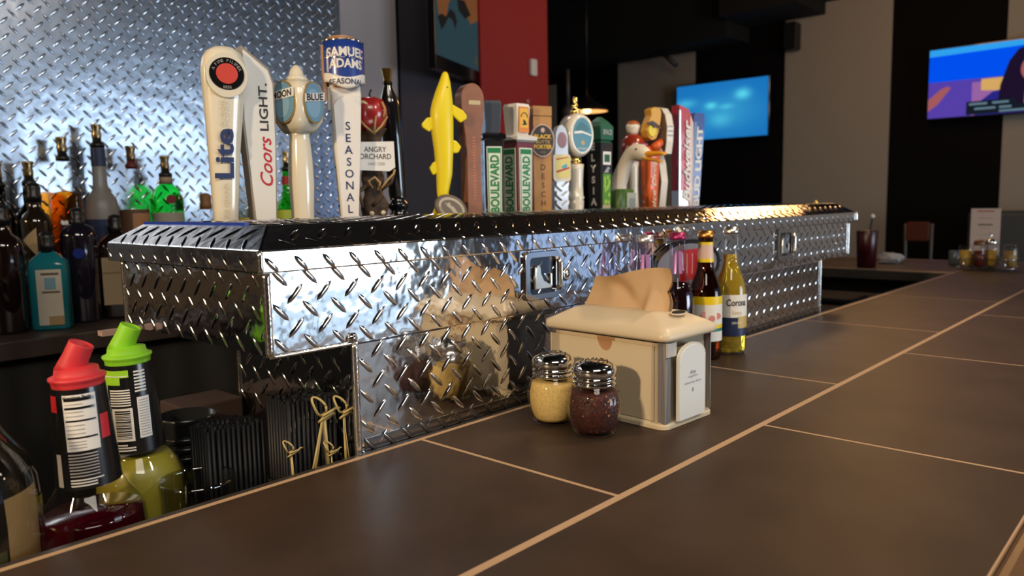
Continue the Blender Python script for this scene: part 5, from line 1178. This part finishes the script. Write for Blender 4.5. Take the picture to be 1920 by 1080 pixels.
def scr_news(bm, w, h):
    y = [0]
    def L(P, mi): y[0] -= .0006; poly(bm, [(x * w / 2, z * h / 2) for x, z in P], (0, y[0], 0), UX, UZ, mi)
    L([(-1, -1), (1, -1), (1, 1), (-1, 1)], 0)
    L([(-1, .05), (1, .05), (1, 1), (-1, 1)], 1); L([(-1, .80), (1, .86), (1, 1), (-1, 1)], 2)
    L([(-.35, -1), (.1, -1), (.1, -.05), (-.35, -.05)], 3); L([(-.22, -.3), (.3, -.4), (.3, .02), (-.22, .02)], 4)
    L([(-1, -.80), (-.85, -.6), (-.66, -.15), (-.70, -.10), (-.80, -.15), (-1, -.45)], 5)
    L([(-.30, -1), (-.22, -.60), (-.05, -.36), (.2, -.28), (.8, -.26), (1, -.5), (1, -1)], 6)
    L([(.02, -.80), (.05, -.2), (.10, .1), (.16, .45), (.28, .75), (.50, .88), (.72, .80), (.84, .5), (.88, 0), (.90, -.8)], 7)
    L(ell(.52, .18, .20, .38, 20), 5); L([(.40, -.2), (.62, -.2), (.66, -.75), (.52, -.9), (.38, -.75)], 5)
    L(ell(.44, .28, .045, .04, 10), 8); L(ell(.60, .28, .045, .04, 10), 8); L(ell(.53, -.05, .06, .03, 10), 8)
    L([(-.42, -.98), (.85, -.98), (.85, -.80), (.30, -.75), (.25, -.60), (-.42, -.60)], 9)
    for x0, x1, z in ((-.38, -.12, -.68), (-.05, .18, -.68), (-.30, .0, -.82), (.05, .22, -.82), (.05, .45, -.93), (.55, .80, -.90)): L([(x0, z - .03), (x1, z - .03), (x1, z + .03), (x0, z + .03)], 10)
    return [emit('scr_violet', (.09, .05, .38)), emit('scr_blue', (.0, .08, .85)), emit('scr_cyan', (.03, .35, .85)), emit('scr_mauve', (.30, .12, .35)), emit('scr_amber', (.65, .38, .12)), emit('scr_skin', (.36, .10, .11)),
            emit('scr_navy', (.02, .02, .22)), emit('scr_hair', (.012, .006, .022)), emit('scr_brow', (.10, .02, .03)), emit('scr_caption', (.008, .012, .02)), emit('scr_text', (.12, .20, .25))]
def scr_dark(bm, w, h):
    y = [0]
    def L(P, mi): y[0] -= .0006; poly(bm, [(x * w / 2, z * h / 2) for x, z in P], (0, y[0], 0), UX, UZ, mi)
    L([(-1, -1), (1, -1), (1, 1), (-1, 1)], 0); L([(-1, .9), (-.96, .3), (-.90, -.20), (-.70, -.25), (-.62, .15), (-.5, .42), (-.3, .40), (-.1, .2), (.1, .0), (.4, .2), (.4, 1), (-1, 1)], 1); L([(-.94, -.2), (-.84, -.45), (-.72, -.28), (-.62, -.10), (-.5, -.12), (-.42, -.30), (-.36, -.1), (-.42, .06), (-.56, .1), (-.70, -.12), (-.82, -.1)], 2); L([(-.35, .40), (-.1, .45), (.1, .2), (-.1, .05), (-.3, .15)], 2); L([(.18, -.86), (.32, -.86), (.25, -.62)], 3)
    return [emit('scr_teal', (.022, .045, .055)), emit('scr_brown', (.15, .055, .02)), emit('scr_shadow', (.012, .010, .010)), emit('scr_olive', (.05, .05, .03))]
tv('television', 'wall mounted television showing bright blue water on the far wall', (6.86, 2.81, 1.118), .93, .523, -pi / 2, scr_underwater)
tv('television', 'wall mounted television showing a dark haired woman on a blue set', (6.86, .562, 1.150), .93, .523, -pi / 2, scr_news)
az = radians(22.7)
tv('television', 'dim television angled out from the charcoal wall above the yellow fish', (2.746 + .425 * cos(az), 2.25 + .425 * sin(az), 1.285), .85, .48, az, scr_dark, low=.07)
# wall speaker, diagonal arm, pendant
bm = B(); prism(bm, rrect(-.055, -.12, .055, .12, .02), (6.86, 2.16, 1.70), (0, 1, 0), UZ, (1, 0, 0), .12); tag(obj('wall_speaker', bm, BLACK, bevel=.005), 'small black speaker fixed high beside the grey wall panel', 'speaker')
bm = B(); tube(bm, [(6.7, 3.46, 1.80), (6.72, 3.20, 1.56)], .022, 8); tube(bm, [(6.7, 3.46, 1.80), (6.9, 3.5, 2.0)], .018, 8); tag(obj('monitor_mount', bm, BLACK), 'black diagonal arm hanging from the ceiling edge', 'mount')
t = thing('pendant_lamp', 'black dome pendant lamp glowing warm far behind the tap handles', 'pendant lamp', (5.0, 2.985, .985))
bm = B(); lathe(bm, [(.165, 0), (.163, .012), (.140, .035), (.095, .065), (.050, .085), (.030, .120), (.025, .125)], n=36, caps=False); obj('lamp_shade', bm, M('shade_black', (.012, .010, .009), .4), t)
bm = B(); lathe(bm, [(.162, .003), (.135, .030), (.09, .058), (.045, .075)], n=36, caps=False); obj('shade_lining', bm, M('shade_lining', (.9, .6, .3), .5, emit=1.1, ecol=(1, .5, .16)), t)
bm = B(); tube(bm, [(0, 0, .12), (0, 0, 1.31)], .006, 6); obj('cord', bm, BLACK, t)
bm = B(); lathe(bm, [(.012, .05), (.03, .02), (.03, .0), (.01, -.012)], n=16); obj('light_bulb', bm, M('bulb_glow', (1, .8, .5), .4, emit=6, ecol=(1, .6, .25)), t)
bm = B(); tube(bm, [(4.6, 2.86, .98), (4.6, 2.86, 1.25)], .014, 8); lathe(bm, [(.05, 0), (.055, .05), (.03, .09), (.012, .10)], cx=4.6, cy=2.86, z=.90, n=20)
tag(obj('ceiling_light', bm, M('dark_grey_metal', (.08, .07, .07), .4)), 'dark hanging stem fixture just right of the red wall', 'lamp')
